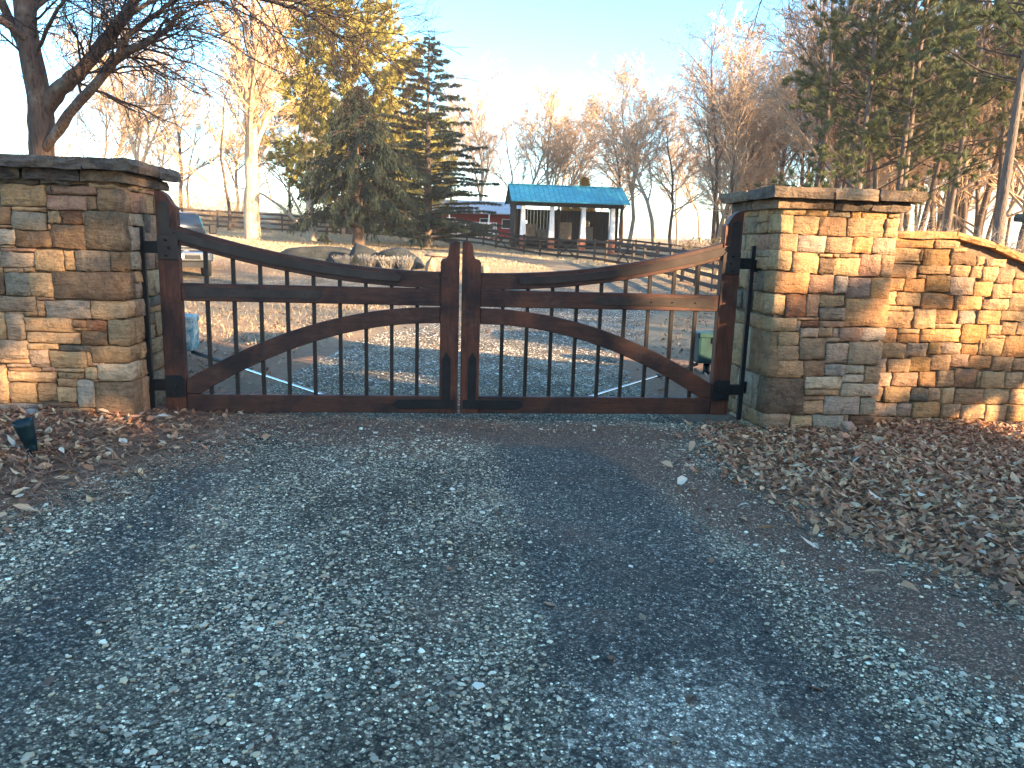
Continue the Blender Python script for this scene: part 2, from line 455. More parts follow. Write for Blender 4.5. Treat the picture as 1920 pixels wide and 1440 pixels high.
# ================================================================ STONE PIERS AND WALL
TONE0 = dict(T=(.36, .25, .155), G=(.27, .275, .275), S=(.10, .115, .125), B=(.20, .125, .08), R=(.20, .075, .04), Y=(.44, .32, .195),
            L=(.36, .30, .26), O=(.44, .25, .11), W=(.50, .45, .38), D=(.09, .068, .06), P=(.34, .21, .17), A=(.30, .18, .055), M=(.28, .22, .17))
TONE = {k: tuple((np.array(v)*.80+np.array((.33, .235, .15))*.20)*np.array((1.14, .92, .72))) for k, v in TONE0.items()}
for k in 'SDRAB': TONE[k] = tuple(np.array(TONE[k])*.8)
srng = np.random.default_rng(11)
def stone_mesh(w_, h_, proud, depth):
    """block with a pillowed, uneven face; local x right, z up, y into the wall, origin at the face centre"""
    nxs, nzs = (5, 4) if w_ > h_*.8 else (4, 5)
    us = np.linspace(0, 1, nxs); vs = np.linspace(0, 1, nzs)
    U, Wv = np.meshgrid(us, vs)
    bu = .009/max(w_, .03); bv = .009/max(h_, .03)
    X = (U-.5)*w_; Z = (Wv-.5)*h_
    edge = (U < .01) | (U > .99) | (Wv < .01) | (Wv > .99)
    j = min(.008, .09*min(w_, h_))
    X = X + srng.normal(0, j*.55, X.shape); Z = Z + srng.normal(0, j*.55, X.shape)
    tilt = srng.normal(0, .06, 2)
    bul = .005*np.sin(PI*U)*np.sin(PI*Wv)
    Y = -(proud + bul + srng.normal(0, .0035, X.shape) + np.clip(tilt[0]*X + tilt[1]*Z, -.01, .01))
    front = np.stack([X, Y, Z], -1).reshape(-1, 3)
    # inner ring: shrink the face a little so the rim is chamfered
    ring = [i for i in range(nxs)] + [r*nxs+nxs-1 for r in range(1, nzs)] + [(nzs-1)*nxs+c for c in range(nxs-2, -1, -1)] + [r*nxs for r in range(nzs-2, 0, -1)]
    rim = front[ring].copy(); rim[:, 1] += .006
    c = .005
    f2 = front.copy()
    ed = edge.ravel()
    f2[ed, 0] -= np.sign(f2[ed, 0])*np.minimum(c, abs(f2[ed, 0])*.4)
    f2[ed, 2] -= np.sign(f2[ed, 2])*np.minimum(c, abs(f2[ed, 2])*.4)
    back = rim.copy(); back[:, 1] = depth
    V = np.concatenate([f2, rim, back]); nf = len(f2); nr = len(ring)
    Q = []
    for r in range(nzs-1):
        for cc in range(nxs-1):
            a = r*nxs+cc; Q.append((a, a+1, a+nxs+1, a+nxs))
    for k in range(nr):
        k2 = (k+1) % nr
        Q.append((ring[k2], ring[k], nf+k, nf+k2)); Q.append((nf+k2, nf+k, nf+nr+k, nf+nr+k2))
    return mesh_np('stone', V, np.array(Q), M['stone'], True)
def put_stone(parent, w_, h_, loc, rz, tone, proud=.011, depth=.05, name='stone'):
    o = obj(name, stone_mesh(w_, h_, proud + srng.uniform(-.005, .006), depth), parent, loc, (0, 0, rz))
    v = srng.uniform(.72, 1.2); k = np.array(TONE[tone])*v*(1+srng.normal(0, .02, 3))
    o.color = (*np.clip(k, .01, .8), 1)
    return o
def parse(S):
    out = []
    for s in S.strip().split(';'):
        a = s.split(); out.append((*[float(q) for q in a[:4]], a[4]))
    return out
MIXTONE = 'TTTTYYMMBPLOGWTS'
def fill_row(parent, z0, z1, a0, a1, place, tones=MIXTONE, wmin=.1, wmax=.34):
    a = a0
    while a < a1-.03:
        wd = srng.uniform(wmin, wmax)
        if a1-a-wd < .09: wd = a1-a
        if z1-z0 > .14 and srng.random() < .3:
            zm = z0+(z1-z0)*srng.uniform(.35, .65); parts = [(z0, zm), (zm, z1)]
        else: parts = [(z0, z1)]
        for p0, p1 in parts:
            place(a+.002, a+wd-.002, p0+.002, p1-.002, tones[srng.integers(len(tones))])
        a += wd
def course_rows(z0, z1, lo=.1, hi=.22):
    out = []; z = z0
    while z < z1-.02:
        d = srng.uniform(lo, hi)
        if z1-z-d < .08: d = z1-z
        out.append((z, z+d)); z += d
    return out
def build_pier(root, S, x0, x1, y0, y1, corner, base, name_quoin='quoin_stone'):
    """stone-faced pier; the face at y0 follows the list S (wall-plane metres)"""
    ox, oy, oz = root.location
    def L(x, y, z): return (x-ox, y-oy, z-oz)
    box('core', (x0+.03-ox, x1-.03-ox, y0+.03-oy, y1-.03-oy, base-.12-oz, 2.0-oz), M['mortar'], root)
    for a0, b0, a1, b1, t in S:
        xl, xr = a0, a1
        q = False
        if corner == 'R' and a1 > x1-.065: xr = x1; q = True
        if corner == 'L' and a0 < x0+.05: xl = x0; q = True
        if corner == 'L' and a1 > x1-.10: xr = x1
        if corner == 'R' and a0 < x0+.06: xl = x0
        b0 = max(b0, base-.08)
        dep = srng.uniform(.10, .24) if q else .05
        put_stone(root, xr-xl-.001, b1-b0-.001, L((xl+xr)/2, y0, (b0+b1)/2), 0, t, depth=dep)
        if q:   # stones of the inner face behind this quoin
            if corner == 'R': place = lambda p, r, c, d, tt: put_stone(root, r-p, d-c, L(x1, (p+r)/2, (c+d)/2), PI/2, tt)
            else: place = lambda p, r, c, d, tt: put_stone(root, r-p, d-c, L(x0, (p+r)/2, (c+d)/2), -PI/2, tt)
            fill_row(root, b0, b1, y0+dep, y1, place)
    # far side and back, seen only from another place
    px = x0 if corner == 'R' else x1
    rz = -PI/2 if corner == 'R' else PI/2
    for c, d in course_rows(base-.05, 1.93, .16, .26):
        fill_row(root, c, d, y0+.06, y1, lambda p, r, cc, dd, tt: put_stone(root, r-p, dd-cc, L(px, (p+r)/2, (cc+dd)/2), rz, tt), wmin=.25, wmax=.45)
def rough_slab(w_, d_, h_, seg=(5, 3), jit=.012):
    """flat stone slab with broken edges, origin at centre of its underside"""
    bm = bmesh.new()
    nx_, ny_ = seg
    V = []
    for k, z in enumerate((0, h_*.5, h_)):
        for j in range(ny_+1):
            for i in range(nx_+1):
                x = (i/nx_-.5)*w_; y = (j/ny_-.5)*d_
                e = i in (0, nx_) or j in (0, ny_)
                if e:
                    x += srng.normal(0, jit*.6)*(1 if i in (0, nx_) else .4); y += srng.normal(0, jit*.6)*(1 if j in (0, ny_) else .4)
                    s = 0 if k == 1 else .008
                    x -= math.copysign(s, x)*(i in (0, nx_)); y -= math.copysign(s, y)*(j in (0, ny_))
                V.append((x, y, z + srng.normal(0, .0035)))
    n = (nx_+1)*(ny_+1); F = []
    idx = lambda k, j, i: k*n + j*(nx_+1)+i
    for j in range(ny_):
        for i in range(nx_):
            F.append((idx(0, j+1, i), idx(0, j+1, i+1), idx(0, j, i+1), idx(0, j, i)))
            F.append((idx(2, j, i), idx(2, j, i+1), idx(2, j+1, i+1), idx(2, j+1, i)))
    for k in range(2):
        for i in range(nx_):
            F.append((idx(k, 0, i), idx(k, 0, i+1), idx(k+1, 0, i+1), idx(k+1, 0, i)))
            F.append((idx(k, ny_, i+1), idx(k, ny_, i), idx(k+1, ny_, i), idx(k+1, ny_, i+1)))
        for j in range(ny_):
            F.append((idx(k, j+1, 0), idx(k, j, 0), idx(k+1, j, 0), idx(k+1, j+1, 0)))
            F.append((idx(k, j, nx_), idx(k, j+1, nx_), idx(k+1, j+1, nx_), idx(k+1, j, nx_)))
    return mesh_np('capstone', np.array(V), np.array(F), M['stone'], False)
def build_cap(root, x0, x1, y0, y1, z0, tones):
    ox, oy, oz = root.location
    for ov, za, zb, nm, splits in ((.065, z0, z0+.083, 'ledge_stone', (.42, .70)), (.15, z0+.087, z0+.178, 'capstone', (.36, .71))):
        cuts = [x0-ov, *[x0-ov+(x1-x0+2*ov)*(s+srng.uniform(-.05, .05)) for s in splits], x1+ov]
        ym = (y0+y1)/2 + srng.uniform(-.06, .06)
        for ya, yb in ((y0-ov, ym), (ym, y1+ov)):
            for a, b in zip(cuts[:-1], cuts[1:]):
                o = obj(nm, rough_slab(b-a-.006, yb-ya-.006, zb-za), root, ((a+b)/2-ox, (ya+yb)/2-oy, za-oz + srng.uniform(-.003, .003)))
                t = tones[srng.integers(len(tones))]
                o.color = (*(np.array(TONE0[t])*srng.uniform(.7, 1.0)), 1)
LEFT_STONES = """-3.608 1.902 -3.335 1.99 S;-3.321 1.905 -3.096 1.986 S;-3.093 1.904 -2.971 1.978 B;-2.978 1.908 -2.703 1.985 B;-3.627 1.734 -3.289 1.896 T;-3.282 1.826 -3.246 1.892 S;-3.247 1.829 -2.904 1.895 P;-2.956 1.885 -2.724 1.926 T;-3.283 1.712 -2.983 1.823 P;-2.979 1.718 -2.911 1.822 B;-2.902 1.715 -2.727 1.883 T;-3.67 1.584 -3.559 1.721 B;-3.544 1.692 -3.29 1.724 T;-3.553 1.545 -3.298 1.687 G;-3.288 1.604 -3.191 1.701 T;-3.184 1.604 -3.024 1.709 R;-3.023 1.607 -3.004 1.705 T;-3.678 1.557 -3.556 1.579 T;-3.685 1.427 -3.542 1.547 W;-3.54 1.414 -3.266 1.539 B;-3.291 1.548 -3.271 1.597 T;-3.272 1.41 -3.014 1.597 B;-3.01 1.403 -2.736 1.71 D;-3.692 1.401 -3.546 1.42 T;-3.652 1.377 -3.407 1.4 P;-3.659 1.255 -3.413 1.373 L;-3.411 1.227 -3.192 1.395 Y;-3.189 1.239 -3.105 1.392 T;-3.101 1.236 -2.84 1.393 S;-2.833 1.24 -2.748 1.394 B;-3.714 1.293 -3.66 1.367 B;-3.656 1.209 -3.504 1.245 T;-3.5 1.216 -3.419 1.254 T;-3.722 1.198 -3.658 1.286 T;-3.737 1.032 -3.656 1.208 B;-3.654 1.027 -3.461 1.211 G;-3.458 1.02 -3.293 1.213 Y;-3.285 1.007 -2.724 1.225 D;-3.737 0.897 -3.431 1.02 M;-3.424 0.994 -3.294 1.017 T;-3.426 0.865 -3.373 0.989 T;-3.368 0.85 -3.014 0.989 G;-3.01 0.85 -2.724 0.996 T;-3.754 0.672 -3.675 0.886 Y;-3.668 0.669 -3.534 0.876 L;-3.665 0.879 -3.524 0.895 T;-3.521 0.866 -3.43 0.895 T;-3.529 0.737 -3.167 0.851 T;-3.163 0.775 -3.059 0.835 B;-3.166 0.75 -3.054 0.771 T;-3.055 0.752 -2.898 0.84 R;-2.894 0.637 -2.724 0.849 T;-3.518 0.647 -3.111 0.732 Y;-3.103 0.634 -2.901 0.747 B;-3.772 0.511 -3.528 0.665 L;-3.524 0.591 -3.289 0.642 Y;-3.282 0.58 -3.029 0.629 S;-3.521 0.451 -3.369 0.588 L;-3.362 0.439 -3.078 0.581 Y;-3.076 0.456 -3.039 0.579 T;-3.032 0.491 -2.731 0.622 T;-3.039 0.453 -2.941 0.485 T;-3.781 0.476 -3.527 0.507 T;-3.697 0.442 -3.514 0.471 L;-3.692 0.409 -3.437 0.439 T;-3.433 0.407 -3.332 0.443 P;-3.698 0.319 -3.325 0.404 Y;-3.329 0.407 -3.099 0.435 T;-3.312 0.354 -3.248 0.401 T;-3.244 0.353 -3.106 0.4 T;-3.097 0.349 -2.999 0.447 Y;-2.991 0.334 -2.745 0.474 W;-3.799 0.141 -3.705 0.454 Y;-3.698 0.142 -3.487 0.314 Y;-3.481 0.163 -3.331 0.311 T;-3.317 0.279 -3.167 0.352 T;-3.321 0.155 -3.175 0.273 Y;-3.17 0.112 -3.036 0.34 G;-3.034 -0.057 -2.754 0.323 B;-3.821 -0.023 -3.358 0.133 G;-3.429 0.11 -3.181 0.15 R;-3.34 -0.049 -3.047 0.104 T;-3.036 0.324 -2.993 0.345 T"""
RIGHT_STONES = """2.789 1.871 2.997 1.955 Y;3.001 1.868 3.202 1.937 O;3.206 1.871 3.42 1.94 S;3.425 1.863 3.519 1.942 O;3.524 1.859 3.771 1.944 O;3.776 1.877 3.874 1.936 Y;2.796 1.717 2.897 1.875 Y;2.904 1.708 3.132 1.865 T;3.137 1.704 3.397 1.866 B;3.402 1.702 3.757 1.868 T;3.762 1.703 3.886 1.872 Y;2.788 1.561 2.957 1.707 Y;2.962 1.557 3.213 1.702 G;3.219 1.556 3.473 1.696 M;3.476 1.565 3.651 1.705 O;3.657 1.555 3.89 1.703 L;2.787 1.391 2.922 1.567 Y;2.927 1.373 3.171 1.554 T;3.168 1.516 3.297 1.547 T;3.302 1.516 3.362 1.55 T;3.366 1.517 3.55 1.551 B;3.18 1.37 3.313 1.506 D;3.317 1.362 3.553 1.513 Y;3.56 1.359 3.749 1.551 P;3.753 1.358 3.901 1.55 T;2.799 1.192 3.093 1.379 O;3.098 1.198 3.345 1.358 P;3.35 1.196 3.463 1.355 G;3.47 1.162 3.687 1.341 L;3.692 1.157 3.906 1.351 O;2.764 0.995 2.902 1.174 Y;2.908 0.983 3.096 1.182 R;3.101 0.982 3.22 1.181 P;3.224 1.077 3.453 1.18 T;3.237 0.956 3.467 1.07 M;3.475 0.903 3.885 1.155 O;2.768 0.846 3.016 0.972 T;3.017 0.952 3.233 0.976 T;3.008 0.846 3.061 0.944 G;3.064 0.888 3.238 0.946 R;3.247 0.893 3.478 0.946 P;3.063 0.795 3.244 0.882 L;3.246 0.802 3.371 0.888 T;3.376 0.804 3.438 0.885 L;3.324 0.754 3.444 0.798 L;3.447 0.771 3.652 0.889 P;3.663 0.778 3.887 0.896 W;2.872 0.721 3.062 0.842 T;2.872 0.58 3.066 0.715 Y;3.072 0.594 3.328 0.789 M;3.336 0.564 3.548 0.744 L;3.557 0.551 3.901 0.762 M;2.795 0.429 2.879 0.844 B;2.873 0.421 3.127 0.576 T;3.13 0.437 3.335 0.581 B;3.342 0.449 3.534 0.543 G;3.54 0.467 3.721 0.541 W;3.522 0.385 3.724 0.459 W;3.735 0.375 3.908 0.539 Y;2.791 0.089 3.172 0.415 D;3.163 0.321 3.515 0.432 W;3.173 0.262 3.513 0.315 T;3.52 0.253 3.903 0.374 W;3.17 0.211 3.372 0.252 B;3.169 0.09 3.362 0.207 T;3.372 0.083 3.716 0.254 G;3.725 0.078 3.908 0.238 L;2.791 -0.056 3.052 0.083 M;3.06 -0.054 3.265 0.064 Y;3.274 -0.066 3.578 0.077 G;3.583 -0.064 3.626 0.075 T;3.64 -0.176 3.916 0.069 R;2.821 -0.153 3.17 -0.063 T;3.179 -0.167 3.381 -0.074 T;3.386 -0.166 3.641 -0.073 P"""
WALL_STONES = """3.979 1.627 4.426 1.715 O;4.432 1.631 4.682 1.71 T;3.993 1.503 4.07 1.616 Y;4.076 1.5 4.298 1.619 Y;4.304 1.507 4.323 1.62 T;4.335 1.466 4.61 1.617 A;4.624 1.599 4.773 1.641 Y;4.62 1.477 4.873 1.597 B;4.882 1.478 4.966 1.565 T;4.975 1.477 5.193 1.543 Y;4.003 1.475 4.329 1.498 Y;4.042 1.346 4.289 1.469 T;4.297 1.389 4.627 1.465 T;4.641 1.369 4.827 1.478 T;4.835 1.364 4.955 1.473 T;4.965 1.334 5.11 1.47 Y;5.115 1.315 5.291 1.456 P;5.298 1.368 5.451 1.422 T;4.005 1.22 4.176 1.338 O;4.182 1.213 4.382 1.343 O;4.299 1.348 4.384 1.379 T;4.394 1.222 4.635 1.373 A;4.642 1.199 4.892 1.371 L;4.893 1.19 5.091 1.33 O;5.09 1.177 5.285 1.309 T;5.283 1.233 5.468 1.358 O;4.022 1.092 4.116 1.211 Y;4.123 1.084 4.363 1.21 T;4.373 1.064 4.723 1.209 O;4.732 1.06 4.995 1.193 O;5.009 1.066 5.269 1.168 Y;5.272 1.061 5.495 1.225 Y;4.059 1.033 4.286 1.08 T;4.072 0.87 4.314 1.031 T;4.32 0.876 4.54 1.056 Y;4.541 0.925 4.759 1.054 O;4.775 0.925 4.961 1.049 G;4.967 0.92 5.216 1.053 O;5.222 0.958 5.518 1.057 Y;4.543 0.878 4.81 0.92 Y;4.002 0.731 4.172 0.862 O;4.182 0.732 4.401 0.813 O;4.175 0.821 4.402 0.866 Y;4.414 0.747 4.824 0.867 O;4.831 0.732 5.092 0.912 A;5.093 0.821 5.238 0.918 Y;5.241 0.828 5.396 0.947 T;5.401 0.826 5.539 0.95 T;5.102 0.788 5.286 0.815 Y;4.021 0.582 4.276 0.725 T;4.28 0.601 4.498 0.729 L;4.512 0.623 4.643 0.732 A;4.651 0.629 4.844 0.733 L;4.856 0.624 5.023 0.726 O;5.026 0.626 5.06 0.777 T;5.069 0.619 5.294 0.782 T;5.302 0.605 5.57 0.815 O;3.998 0.437 4.103 0.571 L;4.114 0.447 4.342 0.565 T;4.345 0.446 4.547 0.592 A;4.555 0.468 4.744 0.614 T;4.754 0.502 4.936 0.621 P;4.943 0.493 5.184 0.616 O;5.214 0.467 5.417 0.603 T;5.427 0.476 5.601 0.59 Y;4.016 0.305 4.169 0.436 L;4.175 0.307 4.445 0.438 P;4.454 0.301 4.628 0.447 O;4.652 0.303 4.813 0.465 T;4.82 0.293 5.055 0.485 B;5.062 0.295 5.098 0.452 T;5.107 0.295 5.357 0.456 Y;5.364 0.295 5.545 0.454 Y;5.552 0.294 5.629 0.452 T;4.001 0.156 4.103 0.291 T;4.114 0.153 4.389 0.296 T;4.4 0.167 4.567 0.282 S;4.573 0.16 4.704 0.286 Y;4.716 0.134 4.852 0.289 Y;4.859 0.133 5.156 0.283 T;5.164 0.135 5.436 0.294 Y;5.447 0.133 5.658 0.28 T;4.045 0.008 4.261 0.138 L;4.266 0.002 4.415 0.131 L;4.428 -0.006 4.728 0.153 O;4.743 -0.005 4.942 0.126 Y;4.949 -0.013 5.191 0.123 T;5.2 -0.035 5.438 0.121 T;5.449 -0.044 5.688 0.112 O;4.061 -0.105 4.351 0 O;4.368 -0.104 4.634 -0.007 T;4.644 -0.112 4.878 -0.016 T;4.887 -0.111 5.122 -0.02 B;5.133 -0.11 5.432 -0.039 O;5.441 -0.11 5.708 -0.051 T"""

LX0, LX1 = -3.85, -2.735
RX0, RX1 = 2.785, 3.885
pl = thing('stone_pier', 'tall stone gate pier with dark slab cap beside the spotlight, by the left gate leaf', 'gate pier', ((LX0+LX1)/2, .12, -.03))
build_pier(pl, parse(LEFT_STONES), LX0, LX1, -.3, .62, 'R', -.03)
build_cap(pl, LX0, LX1, -.3, .62, 1.935, 'DDBDD')
pr = thing('stone_pier', 'sunlit stone gate pier joined to the long curved wall, right of the gate', 'gate pier', ((RX0+RX1)/2, .12, -.1))
build_pier(pr, parse(RIGHT_STONES), RX0, RX1, -.3, .62, 'L', -.1)
build_cap(pr, RX0, RX1, -.3, .62, 1.928, 'BDTDBD')

# ---- right wall: flat top, then sweeping down to a far pier
WX0, WX1 = 3.90, 7.0
def wall_top(x): return float(np.interp(x, [3.9, 4.62, 4.75, 4.95, 5.2, 5.43, 5.8, 6.4, 7.0], [1.71, 1.72, 1.71, 1.66, 1.58, 1.49, 1.34, 1.12, 1.0]))
wl = thing('stone_wall', 'sunlit ochre stone wall with sloping coping running right from the pier', 'wall', (5.4, .1, -.1))
def WL(x, y, z): return (x-5.4, y-.1, z+.1)
pts = [(x, wall_top(x)-.01) for x in np.linspace(WX0, WX1, 16)]
prism('core', [(WX0-5.4, -.2)] + [(WX1-5.4, -.2)] + [(x-5.4, z+.1) for x, z in reversed(pts)], -.02-.1, .28-.1, M['mortar'], wl, 0)
for a0, b0, a1, b1, t in parse(WALL_STONES):
    if a0 < 4.10: a0 = WX0
    put_stone(wl, a1-a0-.001, b1-max(b0, -.16)-.001, WL((a0+a1)/2, -.05, (max(b0, -.16)+b1)/2), 0, t, proud=.012)
for c, d in course_rows(-.14, 1.5, .11, .2):
    xe = WX1
    while wall_top(xe) < d+.0 and xe > 5.72: xe -= .05
    if xe > 5.8: fill_row(wl, c, d, 5.715, xe, lambda p, r, cc, dd, tt: put_stone(wl, r-p, dd-cc, WL((p+r)/2, -.05, (cc+dd)/2), 0, tt), 'TOYOTPYT')
for c, d in course_rows(-.14, 1.7, .2, .3):
    xe = WX1
    while wall_top(xe) < d and xe > 4.5: xe -= .05
    fill_row(wl, c, d, 3.95, xe, lambda p, r, cc, dd, tt: put_stone(wl, r-p, dd-cc, WL((p+r)/2, .3, (cc+dd)/2), PI, tt), wmin=.35, wmax=.6)
xc = [3.9, 4.62, 5.02, 5.42, 5.86, 6.35, 7.0]
for a, b in zip(xc[:-1], xc[1:]):
    za, zb = wall_top(a), wall_top(b)
    o = obj('coping_stone', rough_slab(math.hypot(b-a, zb-za)-.004, .44, .062, (5, 2)), wl, WL((a+b)/2, .12, (za+zb)/2+.004), (0, -math.atan2(zb-za, b-a), 0))
    o.color = (*(np.array(TONE['OTBTOB'[srng.integers(6)]])*.95), 1)
# ---- far pier where the right wall ends
fp = thing('stone_pier', 'stone pier with dark cap where the sloping wall ends', 'gate pier', (7.70, 1.6, -.1))
box('core', (-.5, .5, -.42, .42, -.2, 2.05), M['mortar'], fp)
for fx, fy, rz, half in ((0, -.45, 0, .5), (-.53, 0, -PI/2, .42)):
    for c, d in course_rows(-.05, 2.03, .15, .24):
        fill_row(fp, c, d, -half, half, lambda p, r, cc, dd, tt: put_stone(fp, r-p, dd-cc, ((p+r)/2 if rz == 0 else fx, fy if rz == 0 else (p+r)/2, (cc+dd)/2), rz, tt), 'BDTMBP')
build_cap(fp, 7.20, 8.20, 1.15, 2.05, 1.93, 'DSBD')
# ---- wall left of the left pier (outside the picture)
wl2 = thing('stone_wall', 'stone wall continuing left from the tall left pier', 'wall', (-5.2, .1, 0))
box('core', (-1.4, 1.34, -.12, .18, -.2, 1.66), M['mortar'], wl2)
for c, d in course_rows(-.02, 1.66, .16, .26):
    fill_row(wl2, c, d, -1.42, 1.34, lambda p, r, cc, dd, tt: put_stone(wl2, r-p, dd-cc, ((p+r)/2, -.15, (cc+dd)/2), 0, tt), wmin=.2, wmax=.42)
for k in range(4):
    o = obj('coping_stone', rough_slab(.68, .44, .062, (5, 2)), wl2, (-1.05+.69*k, .02, 1.665)); o.color = (*TONE['B'], 1)

# ================================================================ WOODEN GATE
def zt(u): return 1.288+.067*u*u
def zbm(u): return 1.142+.0655*u*u
def at_top(u): return .972-.138*u*u
def at_bot(u): return .83-.15*u*u
def build_gate(sgn, label):
    root = thing('wooden_gate', label, 'gate', (sgn*2.576, .045, 0))
    T = lambda P: [(sgn*x - sgn*2.576, z) for x, z in P]     # P given for the right leaf
    Y = lambda y: y-.045
    X = lambda x: sgn*x - sgn*2.576
    prism('hinge_post', T([(2.576, 0), (2.576, 1.90), (2.53, 1.905), (2.50, 1.888), (2.475, 1.865), (2.455, 1.83), (2.435, 1.795), (2.405, 1.772), (2.405, 0)]), Y(0), Y(.09), M['wood_v'], root)
    prism('meeting_stile', T([(.18, 0), (.18, 1.375), (.165, 1.40), (.13, 1.412), (.115, 1.435), (.108, 1.49), (.10, 1.535), (.075, 1.558), (.05, 1.566), (.012, 1.556), (.012, 0)]), Y(0), Y(.09), M['wood_v'], root)
    us = np.linspace(0, 2.223, 18)
    prism('top_rail', T([(.181+u, zbm(u)) for u in us] + [(.181+u, zt(u)) for u in us[::-1]]), Y(.008), Y(.082), M['wood_h'], root)
    prism('middle_rail', T([(.181, .985), (2.404, .985), (2.404, 1.138), (.181, 1.138)]), Y(.010), Y(.080), M['wood_h'], root)
    ub = np.linspace(0, 2.11, 16); ua = np.linspace(0, 2.223, 16)
    prism('curved_brace', T([(.181+u, at_bot(u)) for u in ub] + [(2.404, .163)] + [(.181+u, at_top(u)) for u in ua[::-1]]), Y(.014), Y(.076), M['wood_h'], root)
    prism('bottom_rail', T([(.181, 0), (2.404, 0), (2.404, .16), (.181, .16)]), Y(.010), Y(.080), M['wood_h'], root)
    # square bars
    for k in range(9):
        x = .385+.2265*k
        u = x-.181
        top = zbm(u)+.02
        bm = bmesh.new()
        box_bm(bm, X(x)-.0165, X(x)+.0165, Y(.030), Y(.063), .15, top, .003)
        bmobj('bar', bm, M['bar'], root)
    # iron straps
    f0, f1 = -.0055, .008
    s = us[us > .30]
    band = [(.181+u, zbm(u)+.035+.008*(1-u/2.2)) for u in s] + [(2.42, 1.50)] + [(2.455, 1.47), (2.47, 1.36), (2.555, 1.36), (2.555, 1.78), (2.54, 1.81), (2.51, 1.825), (2.48, 1.81), (2.465, 1.78), (2.465, 1.60), (2.44, 1.585)] + [(.181+u, zbm(u)+.110) for u in s[::-1]]
    u0 = s[0]
    band += [(.181+u0-.035, zbm(u0)+.105), (.181+u0-.05, zbm(u0)+.078), (.181+u0-.035, zbm(u0)+.05)]
    st = prism('top_strap', T(band), Y(f0), Y(f1+.004), M['strap'], root, .002)
    mid = [(1.20, 1.062), (1.235, 1.03), (1.29, 1.024), (1.8, 1.026), (2.36, 1.012), (2.36, 1.112), (1.8, 1.098), (1.29, 1.10), (1.235, 1.094)]
    ms = prism('middle_strap', T(mid), Y(.0045), Y(.012), M['strap'], root, .002)
    prism('corner_strap', T([(.035, .045), (.56, .045), (.60, .088), (.56, .13), (.155, .13), (.155, .51), (.118, .575), (.08, .51), (.08, .13), (.035, .13)]), Y(f0), Y(f1), M['iron'], root, .002)
    def bolt(x, y, z, r, par, mat):
        lathe('bolt', [(r, 0), (r, .006), (r*.75, .011), (0.0004, .012)], mat, par, 8, loc=(X(x), Y(y), z), rot=(PI/2, 0, 0))
    for z0, z1 in ((1.335, 1.535), (.14, .335)):
        pl_ = prism('hinge_plate', T([(2.40, z0), (2.572, z0), (2.572, z1), (2.43, z1), (2.405, z1-.03)]), Y(-.0135), Y(-.006), M['strap'] if z0 > 1 else M['iron'], root, .002)
        for q, zz in enumerate((.035, .10, .165)): bolt(2.50-.02*(q == 1), -.0135, z0+zz, .014, pl_, M['iron'])
        # hinge barrel and arm to the steel pole
        hg = box('hinge', (min(X(2.574), X(2.69)), max(X(2.574), X(2.69)), Y(.02), Y(.075), z0+.05, z1-.05), M['iron'], root, .004)
    for k in range(5): bolt(1.36+.2*k+.02*(k == 4), .0045, 1.062, .006, ms, M['iron'])
    for k in range(3): bolt(1.30+.105*k, .010, .125, .008, root, M['iron'])
    bolt(2.43, f0, 1.56, .007, st, M['iron'])
    return root
build_gate(-1, 'left leaf of the reddish wooden gate, hung beside the spotlit tall pier')
build_gate(1, 'right leaf of the reddish wooden gate, its post in the shadow of the sunlit pier')
for sgn, lab in ((-1, 'thin dark steel hinge pole standing against the left pier'), (1, 'thin dark steel hinge pole standing against the right pier')):
    pz = thing('hinge_pole', lab, 'pole', (sgn*2.712, .05, -.06))
    box('pole', (-.02, .02, -.02, .02, 0, 1.66), M['iron'], pz, .003)
    for z in (.22, 1.38):
        box('bracket', (min(0, sgn*.12)+sgn*.02, max(0, sgn*.12)-0, .022, .06, z+.04, z+.15), M['iron'], pz, .003)
# ---- gate openers behind the leaves
M['opener'] = plain('green_painted_steel', (.018, .052, .052), .4, .1, .35, 5, .1)
g = G('weathered_green_case'); v = g.coord('Object')
c = g.mix(g.ramp(g.noise(v, 7, 5, .7), [(.40, 0.), (.60, .9)]), (.05, .17, .20), (.55, .55, .50)); M['opener_old'] = g.done(c, .6)
M['chrome'] = plain('bright_steel', (.55, .57, .6), .22, .9, .1, 4, .02)
def opener(sgn, cx, cy, lab, mat):
    r = thing('gate_opener', lab, 'gate opener', (cx, cy, hz(cx, cy)))
    bm = bmesh.new(); box_bm(bm, -.19, .19, -.15, .15, .16, .56, .035, 2); cs = bmobj('case', bm, mat, r)
    lid = box('lid', (-.2, .2, -.16, .16, .50, .585), mat, r, .02)
    box('latch', (-.012, .012, -.166, -.158, .44, .52), M['iron'], r, .002)
    lathe('mounting_post', [(.05, -.1), (.05, .17)], M['iron'], r, 10)
    a = Vector((-sgn*.16, -.05, .14)); b = Vector((sgn*1.15-cx, .12-cy, .11-hz(cx, cy)))
    m = a.lerp(b, .42)
    A = Acc(); A.tube([a, m], [.024, .024], 8); obj('arm', A.mesh('arm', M['iron'], True), r)
    A = Acc(); A.tube([m, b], [.015, .015], 8); obj('piston_rod', A.mesh('piston_rod', M['chrome'], True), r)
    return r
opener(-1, -3.28, 2.6, 'weathered gate opener case with pale streaks behind the left leaf', M['opener_old'])
opener(1, 3.50, 3.0, 'dark green gate opener case behind the right leaf', M['opener'])
